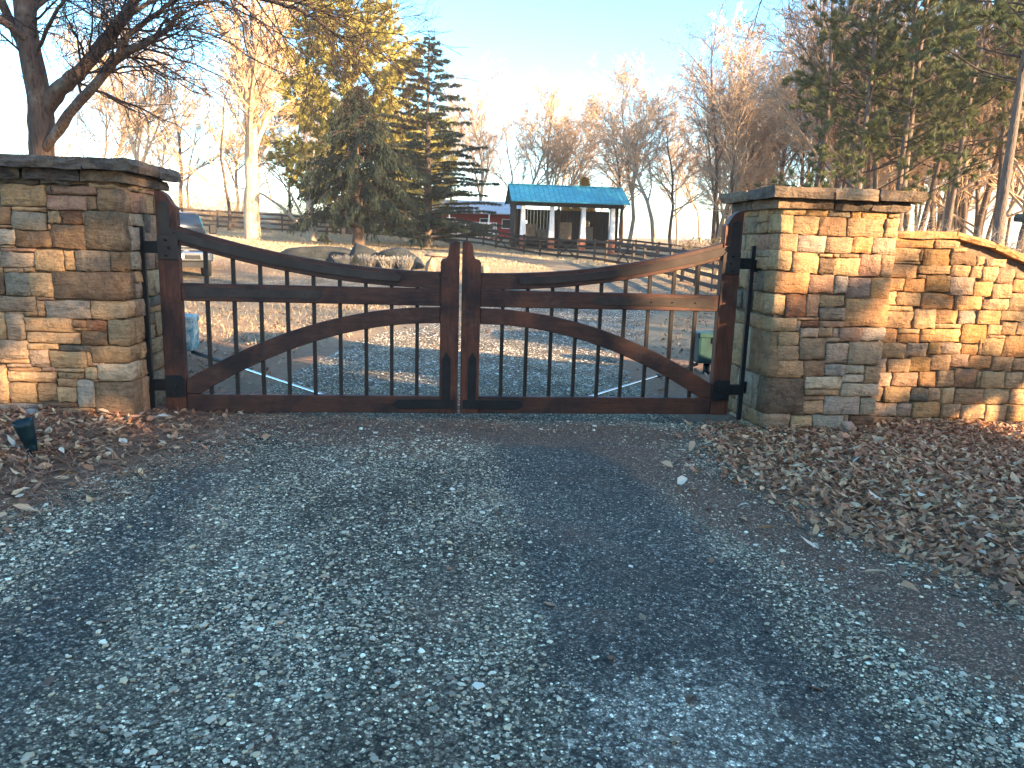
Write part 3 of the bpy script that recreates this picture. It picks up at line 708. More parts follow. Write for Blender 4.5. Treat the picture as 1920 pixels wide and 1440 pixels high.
# ---- landscape spotlight, small ground cap, loose stone
M['lampgreen'] = plain('dark_green_enamel', (.005, .020, .024), .45, .1, .2, 10, .05)
sp = thing('spotlight', 'dark green bullet spotlight tilted in leaves below the left pier', 'garden light', (-3.00, -1.42, hz(-3, -1.42)+.0))
lathe('shade', [(.036, .0), (.04, .012), (.045, .05), (.049, .055), (.051, .08), (.06, .15), (.066, .19), (.062, .19), (.055, .14), (.042, .07)], M['lampgreen'], sp, 20, loc=(0.012, 0, .075), rot=(.12, -.16, 0), cap=False)
lathe('collar', [(.028, 0), (.034, .01), (.036, .07), (.03, .078)], M['lampgreen'], sp, 16, loc=(.018, 0, .03), rot=(.1, -.12, 0))
lathe('stake', [(.012, -.12), (.016, .0), (.02, .05)], M['lampgreen'], sp, 10)
lathe('lens', [(.05, 0), (.05, .004)], M['iron'], sp, 16, loc=(-.012, 0, .215), rot=(.12, -.16, 0))
cp = thing('cable_cap', 'small grey domed cable cap on the ground against the left pier', 'cable cap', (-3.46, -.47, hz(-3.46, -.47)+.03))
M['greyplastic'] = plain('grey_plastic', (.22, .22, .21), .5, 0, .2, 10, .05)
lathe('body', [(.055, -.05), (.055, .03), (.05, .06), (.035, .078), (.001, .083)], M['greyplastic'], cp, 18)
lathe('base_ring', [(.06, -.04), (.062, .0), (.057, .008)], M['brick'], cp, 18)
ls = obj('loose_stone', stone_mesh(.11, .08, .03, .07), None, (3.52, -.50, hz(3.5, -.5)+.10), (.5, 0, .1))
ls.color = (.36, .22, .15, 1); tag(ls, 'small pinkish loose stone in the leaves at the foot of the sunlit pier', 'stone')
# ================================================================ FENCES
def resample(L, step):
    L = [np.array(p, float) for p in L]; out = [L[0]]; need = step
    i = 0; cur = L[0]
    while i < len(L)-1:
        d = np.linalg.norm(L[i+1]-cur)
        if d >= need:
            cur = cur+(L[i+1]-cur)/d*need; out.append(cur); need = step
        else:
            need -= d; cur = L[i+1]; i += 1
    return out
def rail_mesh(p, q, hgt, th):
    p = Vector(p); q = Vector(q); d = q-p; ln = d.length
    n = Vector((-d.y, d.x, 0)).normalized()*th/2
    up = Vector((0, 0, hgt/2))
    V = [p-n-up, p+n-up, p+n+up, p-n+up, q-n-up, q+n-up, q+n+up, q-n+up]
    F = [(0, 1, 2, 3), (7, 6, 5, 4), (0, 4, 5, 1), (1, 5, 6, 2), (2, 6, 7, 3), (3, 7, 4, 0)]
    return np.array([tuple(v) for v in V]), np.array(F)
frng = np.random.default_rng(5)
def fence(label, L, step, rails, hgt, xbays=(), group=None):
    P = resample(L, step)
    root = thing('rail_fence', label, 'fence', (P[0][0], P[0][1], hz(*P[0])), 0, group)
    O = np.array([P[0][0], P[0][1], hz(*P[0])])
    post = None
    for i, p in enumerate(P):
        zb = hz(*p)
        if post is None: post = box('post', (-.06, .06, -.06, .06, -.2, hgt+.06), M['fence'], root, 0); o = post
        else: o = obj('post', post.data, root)
        o.location = (p[0]-O[0], p[1]-O[1], zb-O[2]); o.rotation_euler = (frng.normal(0, .015), frng.normal(0, .015), frng.uniform(0, .3))
        if i == len(P)-1: break
        q = P[i+1]
        d = (q-p)/np.linalg.norm(q-p); nn = np.array([d[1], -d[0]])*.085
        for k in range(rails):
            z = hgt - .08 - k*(hgt-.28)/max(rails-1, 1)
            a = np.array([p[0]-d[0]*.05+nn[0], p[1]-d[1]*.05+nn[1], zb+z+frng.normal(0, .012)])-O
            b = np.array([q[0]+d[0]*.03+nn[0], q[1]+d[1]*.03+nn[1], hz(*q)+z+frng.normal(0, .012)])-O
            V, F = rail_mesh(a, b, .15, .035)
            obj('rail', mesh_np('rail', V, F, M['fence']), root)
        if i in xbays:
            for s in (0, 1):
                za, zb2 = (.12, hgt-.08) if s else (hgt-.08, .12)
                a = np.array([p[0]+nn[0]*1.6, p[1]+nn[1]*1.6, zb+za])-O
                b = np.array([q[0]+nn[0]*(1.6+.5*s), q[1]+nn[1]*(1.6+.5*s), hz(*q)+zb2])-O
                V, F = rail_mesh(a, b, .12, .03)
                obj('cross_brace', mesh_np('cross_brace', V, F, M['fence']), root)
    return root, P
FA = [(-5, 58), (.6, 60), (3.7, 56), (7.1, 47.4), (9.9, 41), (10.6, 33), (10.4, 26), (9.8, 20), (9.2, 12.5)]
fence('dark four-board paddock fence running past the blue-roofed shed down towards the gate', FA, 2.35, 4, 1.32, xbays=(6, 10, 14))
fence('sunlit board fence beyond the pale tree trunk and the pickup truck', [(-30, 48), (-14, 53.5), (-6.2, 57.5)], 2.4, 4, 1.35)
fence('thin three-board fence leading right from behind the blue-roofed shed', [(15.5, 57.5), (21, 50), (25, 40), (27, 30)], 2.4, 3, 1.35)
fence('dark board fence in front of the red barn', [(-4, 66), (5.8, 64)], 2.4, 3, 1.3)

# ================================================================ SHED
SX0, SX1, SY0, SY1 = 6.45, 15.2, 54.0, 58.4
zf = 2.15
shed = thing('paddock_shed', 'open-fronted dark shed with blue metal roof and white tapered columns', 'shed', ((SX0+SX1)/2, 56, hz(10.8, 56)), -.012)
OX, OY, OZ = shed.location
def sb(name, x0, x1, y0, y1, z0, z1, mat, par=shed, bev=0): return box(name, (x0-OX, x1-OX, y0-OY, y1-OY, z0-OZ, z1-OZ), mat, par, bev)
def tri(name, P, mat, par=shed, dbl=.0):
    return None
eave, ridge, yr = 4.98, 6.42, 56.2
# roof: two slopes of ribbed sheets, each sheet a part
def slope(y0, z0, y1, z1, xa, xb, n):
    for k in range(n):
        a = xa+(xb-xa)*k/n; b = xa+(xb-xa)*(k+1)/n
        N = Vector((0, -(z1-z0), y1-y0)).normalized()
        if N.z < 0: N = -N
        prof = [(a, 0), (a+.012, .0), (a+.03, .035), (a+.06, .035), (a+.078, 0), (b, 0)]
        V = []; F = []
        for (x, e) in prof:
            for (yy, zz) in ((y0, z0), (y1, z1)):
                V.append((x-OX, yy+N.y*e-OY, zz+N.z*e-OZ))
        V2 = [(x-N.x*.03, y-N.y*.03, z-N.z*.03) for x, y, z in V]
        m = len(V); V = V+V2
        for i in range(len(prof)-1):
            F.append((2*i, 2*i+1, 2*i+3, 2*i+2)); F.append((m+2*i+2, m+2*i+3, m+2*i+1, m+2*i))
        for i in range(len(prof)-1):
            F.append((2*i, 2*i+2, m+2*i+2, m+2*i)); F.append((2*i+1, m+2*i+1, m+2*i+3, 2*i+3))
        obj('roof_sheet', mesh_np('roof_sheet', np.array(V), np.array(F), M['roofmetal']), shed)
slope(53.15, eave, yr, ridge, SX0-.45, SX1+.45, 24)
slope(59.25, eave, yr+.002, ridge, SX0-.45, SX1+.45, 24)
sb('ridge_cap', SX0-.47, SX1+.47, yr-.14, yr+.14, ridge-.01, ridge+.06, M['roofmetal'])
sb('gutter', SX0-.45, SX1+.45, 53.07, 53.14, eave-.09, eave-.005, M['roofmetal'])
sb('fascia_beam', SX0-.1, SX1+.1, 53.9, 54.12, 4.62, 4.92, M['shedwood'])
for nm, (y0, z0, y1, z1) in dict(a=(53.2, eave-.06, yr, ridge-.06), b=(59.2, eave-.06, yr, ridge-.06)).items():
    for x in (SX0-.42, SX1+.40):
        V, F = rail_mesh((x-OX, y0-OY, z0-OZ-.03), (x-OX, y1-OY, z1-OZ-.03), .16, .04)
        obj('barge_board', mesh_np('barge_board', V, F, M['shedwood']), shed)
# gable boards and end walls
for x in (SX0, SX1):
    for k in range(6):
        za = 4.75+k*.26; zb = za+.245
        f = lambda z: max(0, (ridge-.12-z)/(ridge-.1-eave+.2))*2.9
        wd = f(za); wd2 = max(.02, f(zb))
        if wd < .15: break
        V = np.array([(x-.03-OX, yr-wd-OY, za-OZ), (x-.03-OX, yr+wd-OY, za-OZ), (x-.03-OX, yr+wd2-OY, zb-OZ), (x-.03-OX, yr-wd2-OY, zb-OZ)])
        V = np.concatenate([V, V+np.array([.035, 0, 0])])
        F = np.array([(0, 3, 2, 1), (4, 5, 6, 7), (0, 1, 5, 4), (1, 2, 6, 5), (2, 3, 7, 6), (3, 0, 4, 7)])
        obj('gable_board', mesh_np('gable_board', V, F, M['shedwood']), shed)
    for k in range(14):
        y = 55.35 + k*.218 if x > 10 else 54.55+k*.275
        sb('wall_board', x-.03, x+.03, y, y+(.205 if x > 10 else .262), 1.3, 4.74, M['shedwood'])
    sb('corner_post', x-.08, x+.08, 54.0, 54.14, 1.3, 4.62, M['shedwood'])
for k in range(30):
    x = SX0+.05+(SX1-SX0-.1)*k/30
    if 12.5 < x < 13.2: sb('wall_board', x, x+.275, SY1-.03, SY1+.03, 1.3, 2.75, M['shedwood']); sb('wall_board', x, x+.275, SY1-.031, SY1+.03, 3.75, 4.5, M['shedwood'])
    elif 7.3 < x < 7.9: sb('wall_board', x, x+.275, SY1-.03, SY1+.03, 1.3, 2.7, M['shedwood']); sb('wall_board', x, x+.275, SY1-.031, SY1+.03, 3.6, 4.6, M['shedwood'])
    else: sb('wall_board', x, x+.275, SY1-.03, SY1+.03, 1.3, 4.55, M['shedwood'])
sb('floor_slab', SX0, SX1, 53.9, SY1, 1.9, 2.02, M['fence'])
sb('partition', 10.2, 10.28, 55.2, SY1-.04, 2.02, 4.5, M['shedwood'])
sb('stall_board', 7.6, 8.5, 56.9, 56.96, 2.3, 3.3, M['plywood']); sb('stall_board', 8.7, 10.1, 56.9, 56.96, 2.02, 2.9, M['plywood'])
sb('stall_board', 10.4, 11.6, 56.9, 56.96, 2.02, 3.5, M['plywood']); sb('stall_board', 12.6, 13.6, 57.6, 57.66, 2.02, 3.2, M['plywood'])
for x in (7.07, 9.42, 12.0, 14.42):
    bm = bmesh.new()
    r0, r1 = .24, .155
    zb, zt_ = zf, 4.62
    vs = [bm.verts.new((x-OX+sx*r, 54.0-OY+sy*r, z-OZ)) for z, r in ((zb, r0), (zt_, r1)) for sx, sy in ((-1, -1), (1, -1), (1, 1), (-1, 1))]
    bm.faces.new(vs[3::-1]); bm.faces.new(vs[4:])
    for i in range(4): bm.faces.new((vs[i], vs[(i+1) % 4], vs[4+(i+1) % 4], vs[4+i]))
    bmesh.ops.bevel(bm, geom=bm.edges[:], offset=.015, segments=1, affect='EDGES')
    c_ = bmobj('column', bm, M['white'], shed)
    sb('brick_base', x-.25, x+.25, 53.75, 54.25, 1.0, zf-.002, M['brick'], c_, .01)
# ================================================================ RED BARN BEHIND
M['red'] = plain('barn_red', (.33, .035, .022), .8, 0, .25, 3, .15, stretch=(3, 3, .6))
M['whiteroof'] = plain('pale_metal_roof', (.52, .55, .57), .45, .1, .12, 2, .05)
barn = thing('red_barn', 'low red barn with pale roof behind the tall blue-green cedar', 'barn', (1.5, 74, hz(1.5, 74)))
bz = barn.location.z
box('wall', (-12, 7.2, -2.6, 3, -.5, 2.1), M['red'], barn)
box('porch_roof', (-12.6, 7.8, -4.2, -2.4, 2.12, 2.22), M['whiteroof'], barn)
bm = bmesh.new(); vs = [bm.verts.new(p) for p in ((-12.5, -3.2, 2.1), (7.7, -3.2, 2.1), (7.7, .2, 3.6), (-12.5, .2, 3.6), (-12.5, 3.6, 2.1), (7.7, 3.6, 2.1))]
for f in ((0, 1, 2, 3), (3, 2, 5, 4), (0, 3, 4), (1, 5, 2), (0, 4, 5, 1)): bm.faces.new([vs[i] for i in f])
bmobj('roof', bm, M['whiteroof'], barn)
for k, x in enumerate((-10.2, -7, -3.5, 0.2, 3.6, 5.9)):
    wn = box('window', (x-.45, x+.45, -2.66, -2.602, .7, 1.7), M['white'], barn, 0)
    box('pane', (-.38+x, .38+x, -2.685, -2.662, .78, 1.62), M['iron'], wn, 0)
for x in (-12, -8, -4, 0, 4, 7.5): box('porch_post', (x-.07, x+.07, -4.1, -3.96, -.4, 2.115), M['white'], barn)
pf = thing('picket_fence', 'short run of white picket fence in front of the red barn', 'fence', (2.9, 69, hz(2.9, 69)))
pk = None
for k in range(30):
    if pk is None: o = pk = box('picket', (-.045, .045, -.012, .012, .0, 1.5), M['white'], pf)
    else: o = obj('picket', pk.data, pf)
    o.location = (-1.2+k*.155, 0, .05)
for z in (.4, 1.2): box('rail', (-1.3, 3.5, .013, .05, z, z+.09), M['white'], pf)

# ================================================================ PICKUP TRUCK
M['carpaint'] = plain('dark_blue_paint', (.012, .017, .028), .22, .2, .1, 2, 0, spec=.6)
g = G('windshield_glass'); g.b.inputs['Metallic'].default_value = .1; M['glass'] = g.done((.012, .22, .32), .15)  # teal base colour stands in for sky mirrored in the glass
M['tyre'] = plain('tyre_rubber', (.012, .012, .013), .85, 0, .2, 20, .2)
M['blackplastic'] = plain('black_trim', (.015, .015, .017), .5, 0, .2, 10, .1)
g = G('headlight_glass'); M['lens'] = g.done((.6, .64, .66), .12, .3)
TX, TY = -7.95, 17.2
truck = thing('pickup_truck', 'dark pickup truck facing the gate behind the left gate post, chrome bumper', 'pickup truck', (TX, TY, hz(TX, TY+1)), .36)
def side_solid(name, prof, w0, w1, mat, bev=.05, par=truck):
    """profile in y(back),z ; widths w0 at the bottom, w1 at the top"""
    zs = [p[1] for p in prof]; zl, zh = min(zs), max(zs)
    bm = bmesh.new()
    wd = lambda z: (w0+(w1-w0)*(z-zl)/(zh-zl))/2
    a = [bm.verts.new((-wd(z), y, z)) for y, z in prof]; b = [bm.verts.new((wd(z), y, z)) for y, z in prof]
    bm.faces.new(a); bm.faces.new(b[::-1])
    n = len(prof)
    for i in range(n): bm.faces.new((a[(i+1) % n], a[i], b[i], b[(i+1) % n]))
    bmesh.ops.recalc_face_normals(bm, faces=bm.faces[:])
    if bev: bmesh.ops.bevel(bm, geom=bm.edges[:], offset=bev, segments=2, affect='EDGES')
    return bmobj(name, bm, mat, par, True)
side_solid('body', [(0.08, .55), (0.05, 1.0), (.12, 1.28), (1.45, 1.36), (5.6, 1.36), (5.75, .6)], 2.0, 1.92, M['carpaint'])
side_solid('cab', [(1.35, 1.34), (2.15, 2.0), (2.6, 2.06), (3.9, 2.06), (4.25, 1.36)], 1.90, 1.50, M['carpaint'], .05)
def quadobj(name, P, mat, par=truck, th=.012):
    P = [Vector(p) for p in P]; N = (P[1]-P[0]).cross(P[2]-P[0]).normalized()*th
    V = [tuple(p) for p in P]+[tuple(p-N) for p in P]
    return obj(name, mesh_np(name, np.array(V), np.array([(0, 1, 2, 3), (7, 6, 5, 4), (1, 0, 4, 5), (2, 1, 5, 6), (3, 2, 6, 7), (0, 3, 7, 4)]), mat), par)
quadobj('windshield', [(-.86, 1.44, 1.40), (.86, 1.44, 1.40), (.70, 2.10, 1.955), (-.70, 2.10, 1.955)], M['glass'], th=.02)
for s in (-1, 1):
    P = [(s*.945, 1.75, 1.42), (s*.945, 3.0, 1.42), (s*.80, 3.0, 1.96), (s*.815, 2.25, 1.96)]
    quadobj('side_window', P if s > 0 else P[::-1], M['glass'])
    hl = box('headlight', (min(s*.66, s*.95), max(s*.66, s*.95), .015, .1, .86, 1.14), M['lens'], truck, .02)
    mr = box('side_mirror', (min(s*1.07, s*1.30), max(s*1.07, s*1.30), 1.75, 1.87, 1.36, 1.68), M['blackplastic'], truck, .03)
    box('mirror_arm', (min(s*.93, s*1.08), max(s*.93, s*1.08), 1.78, 1.83, 1.43, 1.48), M['blackplastic'], mr)
    for yy in (1.05, 4.55):
        wh = thing('wheel', None, None, (s*.86, yy, .40)); wh.parent = truck; wh.rotation_euler = (0, PI/2, 0)
        lathe('tyre', [(.26, -.14), (.37, -.14), (.40, -.10), (.40, .10), (.37, .14), (.26, .14)], M['tyre'], wh, 24, cap=False)
        lathe('rim', [(.05, s*.11), (.12, s*.10), (.24, s*.12), (.265, s*.13), (.262, -.12)], M['chrome'], wh, 20)
box('grille_surround', (-.64, .64, -.005, .07, .84, 1.20), M['chrome'], truck, .02)
gr_ = box('grille', (-.58, .58, -.018, .02, .89, 1.15), M['blackplastic'], truck)
for z in (.95, 1.06): box('grille_bar', (-.58, .58, -.035, -.019, z-.018, z+.018), M['chrome'], gr_)
box('bumper', (-1.0, 1.0, -.14, .1, .52, .80), M['chrome'], truck, .04)
box('bumper_opening', (-.62, .62, -.15, -.1, .58, .70), M['blackplastic'], truck)
box('license_plate', (-.16, .16, -.158, -.151, .60, .74), M['white'], truck)
box('air_dam', (-.85, .85, -.02, .1, .32, .515), M['blackplastic'], truck)
box('axle', (-.8, .8, .98, 1.12, .34, .46), M['blackplastic'], truck)

# ================================================================ BOULDERS
def boulder_mat():
    g = G('dark_lichened_rock'); v = g.coord('Object', (1, 1, 1.6), True)
    a = g.noise(v, 2.0, 6, .65, .5); b = g.noise(v, 9, 5, .7)
    c = g.ramp(a, [(.3, (.012, .014, .016)), (.6, (.032, .036, .037)), (.78, (.09, .07, .055))])
    c = g.mix(.6, c, g.ramp(b, [(.3, .45), (.7, 1.3)]), 'MULTIPLY')
    g.bump(g.math('ADD', a, b), 1.0, .05)
    return g.done(c, .9)
M['rock'] = boulder_mat()
g = G('tan_slab_rock'); v = g.coord('Object', (1, 1, 3), True); a = g.noise(v, 3, 6, .65)
g.bump(a, 1, .03); M['rock_tan'] = g.done(g.ramp(a, [(.3, (.20, .12, .07)), (.7, (.38, .26, .17))]), .9)
def boulder(dims, seed, mat, name='boulder', cuts=7):
    bm = bmesh.new(); bmesh.ops.create_icosphere(bm, subdivisions=4, radius=1)
    r = random.Random(seed)
    pl = []
    for _ in range(cuts):
        n = Vector((r.gauss(0, 1), r.gauss(0, 1), r.gauss(0, .8))).normalized(); pl.append((n, r.uniform(.55, .85)))
    for v in bm.verts:
        c = v.co.copy()
        for n, d in pl:
            k = c.dot(n)-d
            if k > 0: c -= n*k*.9
        c += c.normalized()*(.10*mnoise.noise(c*1.7+Vector((seed, 0, 0))) + .05*mnoise.noise(c*5+Vector((seed, 3, 0))))
        v.co = Vector((c.x*dims[0], c.y*dims[1], c.z*dims[2]))
    return bmobj(name, bm, mat, None, True)
def put_boulder(x, y, dims, seed, lab, rz=0, mat='rock', dz=0, rx=0, grp=None):
    o = boulder(dims, seed, M[mat]); o.location = (x, y, hz(x, y)+dz); o.rotation_euler = (rx, 0, rz)
    return tag(o, lab, 'boulder', grp)
put_boulder(-5.0, 26.2, (1.75, .8, .42), 3, 'long low flat-topped dark boulder, farthest from the gate posts of the rock row', .1, dz=.22)
put_boulder(-3.05, 25.0, (.62, .5, .72), 8, 'pointed upright dark boulder in the middle of the rock row', .5, dz=.26)
put_boulder(-1.55, 24.4, (1.15, .65, .62), 15, 'rounded dark boulder behind the pale dry shrubs', -.05, dz=.2)
put_boulder(-.30, 22.6, (.20, .3, .55), 21, 'leaning tan stone propping up the flat slab', .2, 'rock_tan', .18, .1)
put_boulder(.52, 22.6, (.34, .3, .42), 27, 'squat tan rock under the flat slab by the gate posts', .1, 'rock_tan', .1)
put_boulder(.25, 22.7, (.85, .5, .10), 33, 'flat tan slab lying across two propping rocks', .06, 'rock_tan', .70, 0)
put_boulder(1.75, 22.3, (.28, .3, .34), 41, 'small tan rock right beside the gate posts at the lawn edge', .4, 'rock_tan', .12)
# pale dry shrubs before the boulders
shrng = np.random.default_rng(9)
M['dryplant'] = plain('pale_dry_stem', (.24, .215, .18), .9, 0, .3, 4)
def dry_shrub(n, R, H):
    A = Acc()
    for _ in range(n):
        a = shrng.uniform(0, 2*PI); r = R*.35*math.sqrt(shrng.uniform())
        lean = shrng.uniform(0, .55); hh = H*shrng.uniform(.6, 1.05)
        b = np.array([r*math.cos(a), r*math.sin(a), -.05]); t = b+np.array([math.cos(a)*hh*lean, math.sin(a)*hh*lean, hh])
        m = (b+t)/2+shrng.normal(0, .03, 3)
        A.tube([b, m, t], [.005, .006, .003], 3)
        for q in range(7):
            f = shrng.uniform(.5, 1); p = b+(t-b)*f
            A.tube([p, p+np.array([shrng.normal(0, .035), shrng.normal(0, .035), .06])], [.009, .002], 3)
    return A.mesh('stems', M['dryplant'])
dm = dry_shrub(170, .62, .55)
for i, (x, y, s, lab) in enumerate([(-3.75, 23.6, .9, 'pale dry shrub before the pointed boulder, farthest from the gate posts'), (-2.75, 23.4, 1.05, 'pale dry shrub between the pointed and the rounded boulder'), (-1.95, 23.3, 1.0, 'middle pale dry shrub before the rounded boulder'), (-1.25, 23.1, 1.1, 'largest pale dry shrub, nearest the leaning tan stone')]):
    t = thing('dry_shrub', lab, 'shrub', (x, y, hz(x, y)), i*1.3, 'pale dry shrubs by the rocks'); t.scale = (s, s, s)
    obj('stems', dm, t)
# ================================================================ TREES
trng = np.random.default_rng(21)
def unit(v): return v/(np.linalg.norm(v)+1e-9)
def rdir(rng): return unit(rng.normal(0, 1, 3))
def grow(A, rng, p, d, ln, r, lvl, P):
    """a branch and its twigs; P: dict of seg, wob, up, kids, ratio, ang, minr"""
    n = P['seg'][lvl] if lvl < len(P['seg']) else 3
    pts = [np.array(p)]; d = unit(np.array(d)); step = ln/n
    for i in range(n):
        d = unit(d + rng.normal(0, P['wob'], 3) + np.array([0, 0, P['up'][min(lvl, len(P['up'])-1)]]))
        pts.append(pts[-1]+d*step)
    rr = np.linspace(r, max(r*P.get('tip', .35), P['minr']), n+1)
    A[min(lvl, len(A)-1)].tube(pts, rr, (7, 5, 4, 3, 3, 3)[lvl])
    if lvl >= P['levels']: return
    nk = P['kids'][lvl]
    for k in range(nk):
        f = P['from'][lvl] + (1-P['from'][lvl])*(k+rng.uniform(.1, .9))/nk
        s = f*n; i = min(int(s), n-1); q = pts[i]+(pts[i+1]-pts[i])*(s-i)
        dd = unit(pts[i+1]-pts[i])
        side = unit(np.cross(dd, rdir(rng)))
        a = rng.normal(P['ang'][lvl], .16)
        nd = dd*math.cos(a)+side*math.sin(a)
        grow(A, rng, q, nd, ln*P['ratio'][lvl]*rng.uniform(.65, 1.15)*(1.15-.55*f), max(P['minr'], r*(1-.62*f)*.55), lvl+1, P)
def bare_tree(rng, H, r, spread=.55, up=.06, first=.28, dens=1.0, minr=.006, wob=.12):
    A = [Acc(), Acc()]
    P = dict(seg=(9, 6, 5, 3, 2), wob=wob, up=(.10, up, up*.6, .0, 0), kids=(int(17*dens), int(8*dens), int(6*dens), 6), ratio=(.48*spread/.55, .5, .5, .5),
             ang=(.75, .65, .65, .7), minr=minr, levels=4, **{'from': (first, .2, .15, .1)}, tip=.22)
    grow(A, rng, (0, 0, -.15), (0, 0, 1), H, r, 0, P)
    return A
def tree_thing(name, label, cat, meshes, loc, rz, s, group=None, sz=None):
    t = thing(name, label, cat, loc, rz, group); t.scale = (s, s, sz or s)
    for nm, me in meshes: obj(nm, me, t)
    return t
def plant(meshes, x, y, rz, s, name, label, cat='tree', group=None, sz=None, dz=0):
    return tree_thing(name, label, cat, meshes, (x, y, hz(x, y)-.05+dz), rz, s, group, sz)

# ---------------- big bare tree behind the left pier (limbs traced in metres)
def big_tree():
    rng = np.random.default_rng(3)
    T, C = Acc(), Acc()
    limbs = [
        ([(-6.78, 7, -.2), (-6.80, 7, 1.0), (-6.79, 7, 2.2), (-6.76, 7, 2.9), (-6.70, 7, 3.5), (-6.80, 7, 4.2), (-6.86, 7.05, 5.0), (-6.95, 7.2, 6.3), (-6.9, 7.5, 8.2)], (.33, .255, .235, .225, .235, .19, .175, .14, .07)),
        ([(-6.66, 6.98, 3.45), (-6.45, 6.95, 3.78), (-6.2, 6.9, 3.95), (-5.85, 6.85, 4.25), (-5.45, 6.8, 4.68), (-5.15, 6.75, 5.05), (-4.95, 6.7, 5.35), (-4.6, 6.6, 5.9), (-4.2, 6.4, 6.6)], (.15, .16, .135, .125, .12, .105, .095, .08, .05)),
        ([(-6.68, 6.9, 2.85), (-6.35, 6.75, 3.2), (-5.95, 6.6, 3.6), (-5.50, 6.5, 4.02), (-5.2, 6.4, 4.28), (-4.85, 6.3, 4.42), (-4.45, 6.2, 4.62), (-4.1, 6.1, 4.95)], (.085, .095, .09, .08, .075, .062, .05, .035)),
        ([(-5.22, 6.4, 4.28), (-5.05, 6.3, 4.55), (-4.7, 6.25, 4.8), (-4.3, 6.1, 5.0), (-3.9, 6, 5.3)], (.055, .05, .045, .038, .02)),
        ([(-4.98, 6.7, 5.25), (-4.6, 6.5, 5.32), (-4.1, 6.2, 5.28), (-3.5, 5.9, 5.20), (-2.95, 5.7, 5.10), (-2.4, 5.5, 4.95), (-1.95, 5.4, 4.72), (-1.6, 5.3, 4.45), (-1.35, 5.2, 4.15)], (.075, .066, .058, .05, .042, .034, .026, .017, .008)),
        ([(-2.95, 5.7, 5.10), (-2.5, 5.6, 5.06), (-2.0, 5.6, 4.95), (-1.5, 5.6, 4.72), (-1.0, 5.6, 4.4)], (.03, .026, .02, .014, .006)),
        ([(-6.78, 7.05, 4.1), (-6.98, 7.1, 4.5), (-7.2, 7.2, 4.95), (-7.5, 7.3, 5.7), (-7.9, 7.5, 6.8)], (.10, .095, .085, .065, .03)),
        ([(-6.86, 7.1, 5.0), (-6.5, 7.5, 5.6), (-6.0, 8.2, 6.2), (-5.2, 9, 6.9)], (.08, .07, .055, .03)),
        ([(-6.8, 6.9, 4.6), (-7.4, 6.3, 5.0), (-8.2, 5.7, 5.3), (-9.0, 5.2, 5.4)], (.07, .06, .045, .02)),
        ([(-6.1, 6.85, 4.05), (-5.7, 7.4, 4.9), (-5.2, 8.0, 5.6), (-4.6, 8.6, 6.0)], (.06, .05, .04, .02)),
        ([(-6.75, 6.95, 4.3), (-6.3, 6.6, 4.75), (-5.9, 6.2, 5.0), (-5.3, 5.9, 5.15)], (.04, .035, .028, .012)),
    ]
    P = dict(seg=(6, 5, 4, 3), wob=.17, up=(-.035, -.03, -.02, 0), kids=(8, 5, 3, 0), ratio=(.5, .5, .55, .5), ang=(.75, .7, .7, .7), minr=.0035, levels=2, **{'from': (.12, .12, .1, .1)}, tip=.3)
    for li, (L, R) in enumerate(limbs):
        L = np.array(L, float)
        # smooth the traced line
        t = np.linspace(0, len(L)-1, len(L)*3); Ls = np.stack([np.interp(t, range(len(L)), L[:, k]) for k in range(3)], 1)
        Rs = np.interp(t, range(len(L)), R)
        Ls[1:-1] = (Ls[:-2]+2*Ls[1:-1]+Ls[2:])/4
        Ls += rng.normal(0, .008, Ls.shape)
        T.tube(Ls, .86*Rs*(1+rng.normal(0, .05, len(Rs))), 10)
        nb = (10, 24, 20, 14, 30, 16, 12, 16, 12, 12, 12)[li]
        f0 = (.55, .25, .3, .2, .1, .1, .3, .2, .2, .2, .2)[li]
        for k in range(nb):
            f = f0+(1-f0)*(k+rng.uniform())/nb
            s = f*(len(Ls)-1); i = min(int(s), len(Ls)-2); q = Ls[i]+(Ls[i+1]-Ls[i])*(s-i)
            dd = unit(Ls[i+1]-Ls[i]); side = unit(np.cross(dd, rdir(rng))); a = rng.uniform(.5, 1.1)
            r = max(.008, min(.022, Rs[i]*.34))
            class _: pass
            grow([C, C, C], rng, q, dd*math.cos(a)+side*math.sin(a)+np.array([0, 0, -.1]), rng.uniform(.8, 2.0), r, 1, dict(P, kids=(8, 8, 5, 0), levels=3, seg=(6, 6, 5, 4)))
    return T, C
T_, C_ = big_tree()
bt = thing('bare_tree', 'large forked bare tree rising behind the left pier, branches arching over the gate', 'tree', (-6.78, 7, 0))
for nm, a_, m_ in (('trunk', T_, M['bark']), ('crown', C_, M['twig_dark'])):
    o = obj(nm, a_.mesh(nm, m_, True), bt); o.location = (6.78, -7, 0)

# ---------------- bare tree kinds
def kind(seed, mats, **kw):
    A = bare_tree(np.random.default_rng(seed), **kw)
    return [('trunk', A[0].mesh('trunk', mats[0], True)), ('crown', A[1].mesh('crown', mats[1]))]
BARE = [kind(101, (M['bark_pale'], M['twig']), H=15, r=.24, spread=.62, dens=1.0, minr=.013),
        kind(102, (M['bark_pale'], M['twig']), H=16, r=.22, spread=.58, dens=1.0, minr=.013, first=.32),
        kind(103, (M['bark'], M['twig']), H=14, r=.20, spread=.6, dens=.95, minr=.012, first=.25),
        kind(104, (M['bark'], M['twig_mid']), H=17, r=.20, spread=.40, dens=.8, minr=.010, first=.45, wob=.055)]
LIT = kind(110, (M['bark_pale'], M['twig']), H=14.5, r=.50, spread=.62, dens=1.15, minr=.010, first=.24, wob=.07)
plant(LIT, -10.6, 38.5, 2.2, 1.0, 'bare_tree', 'tall pale-barked bare tree in full sun before the board fence')
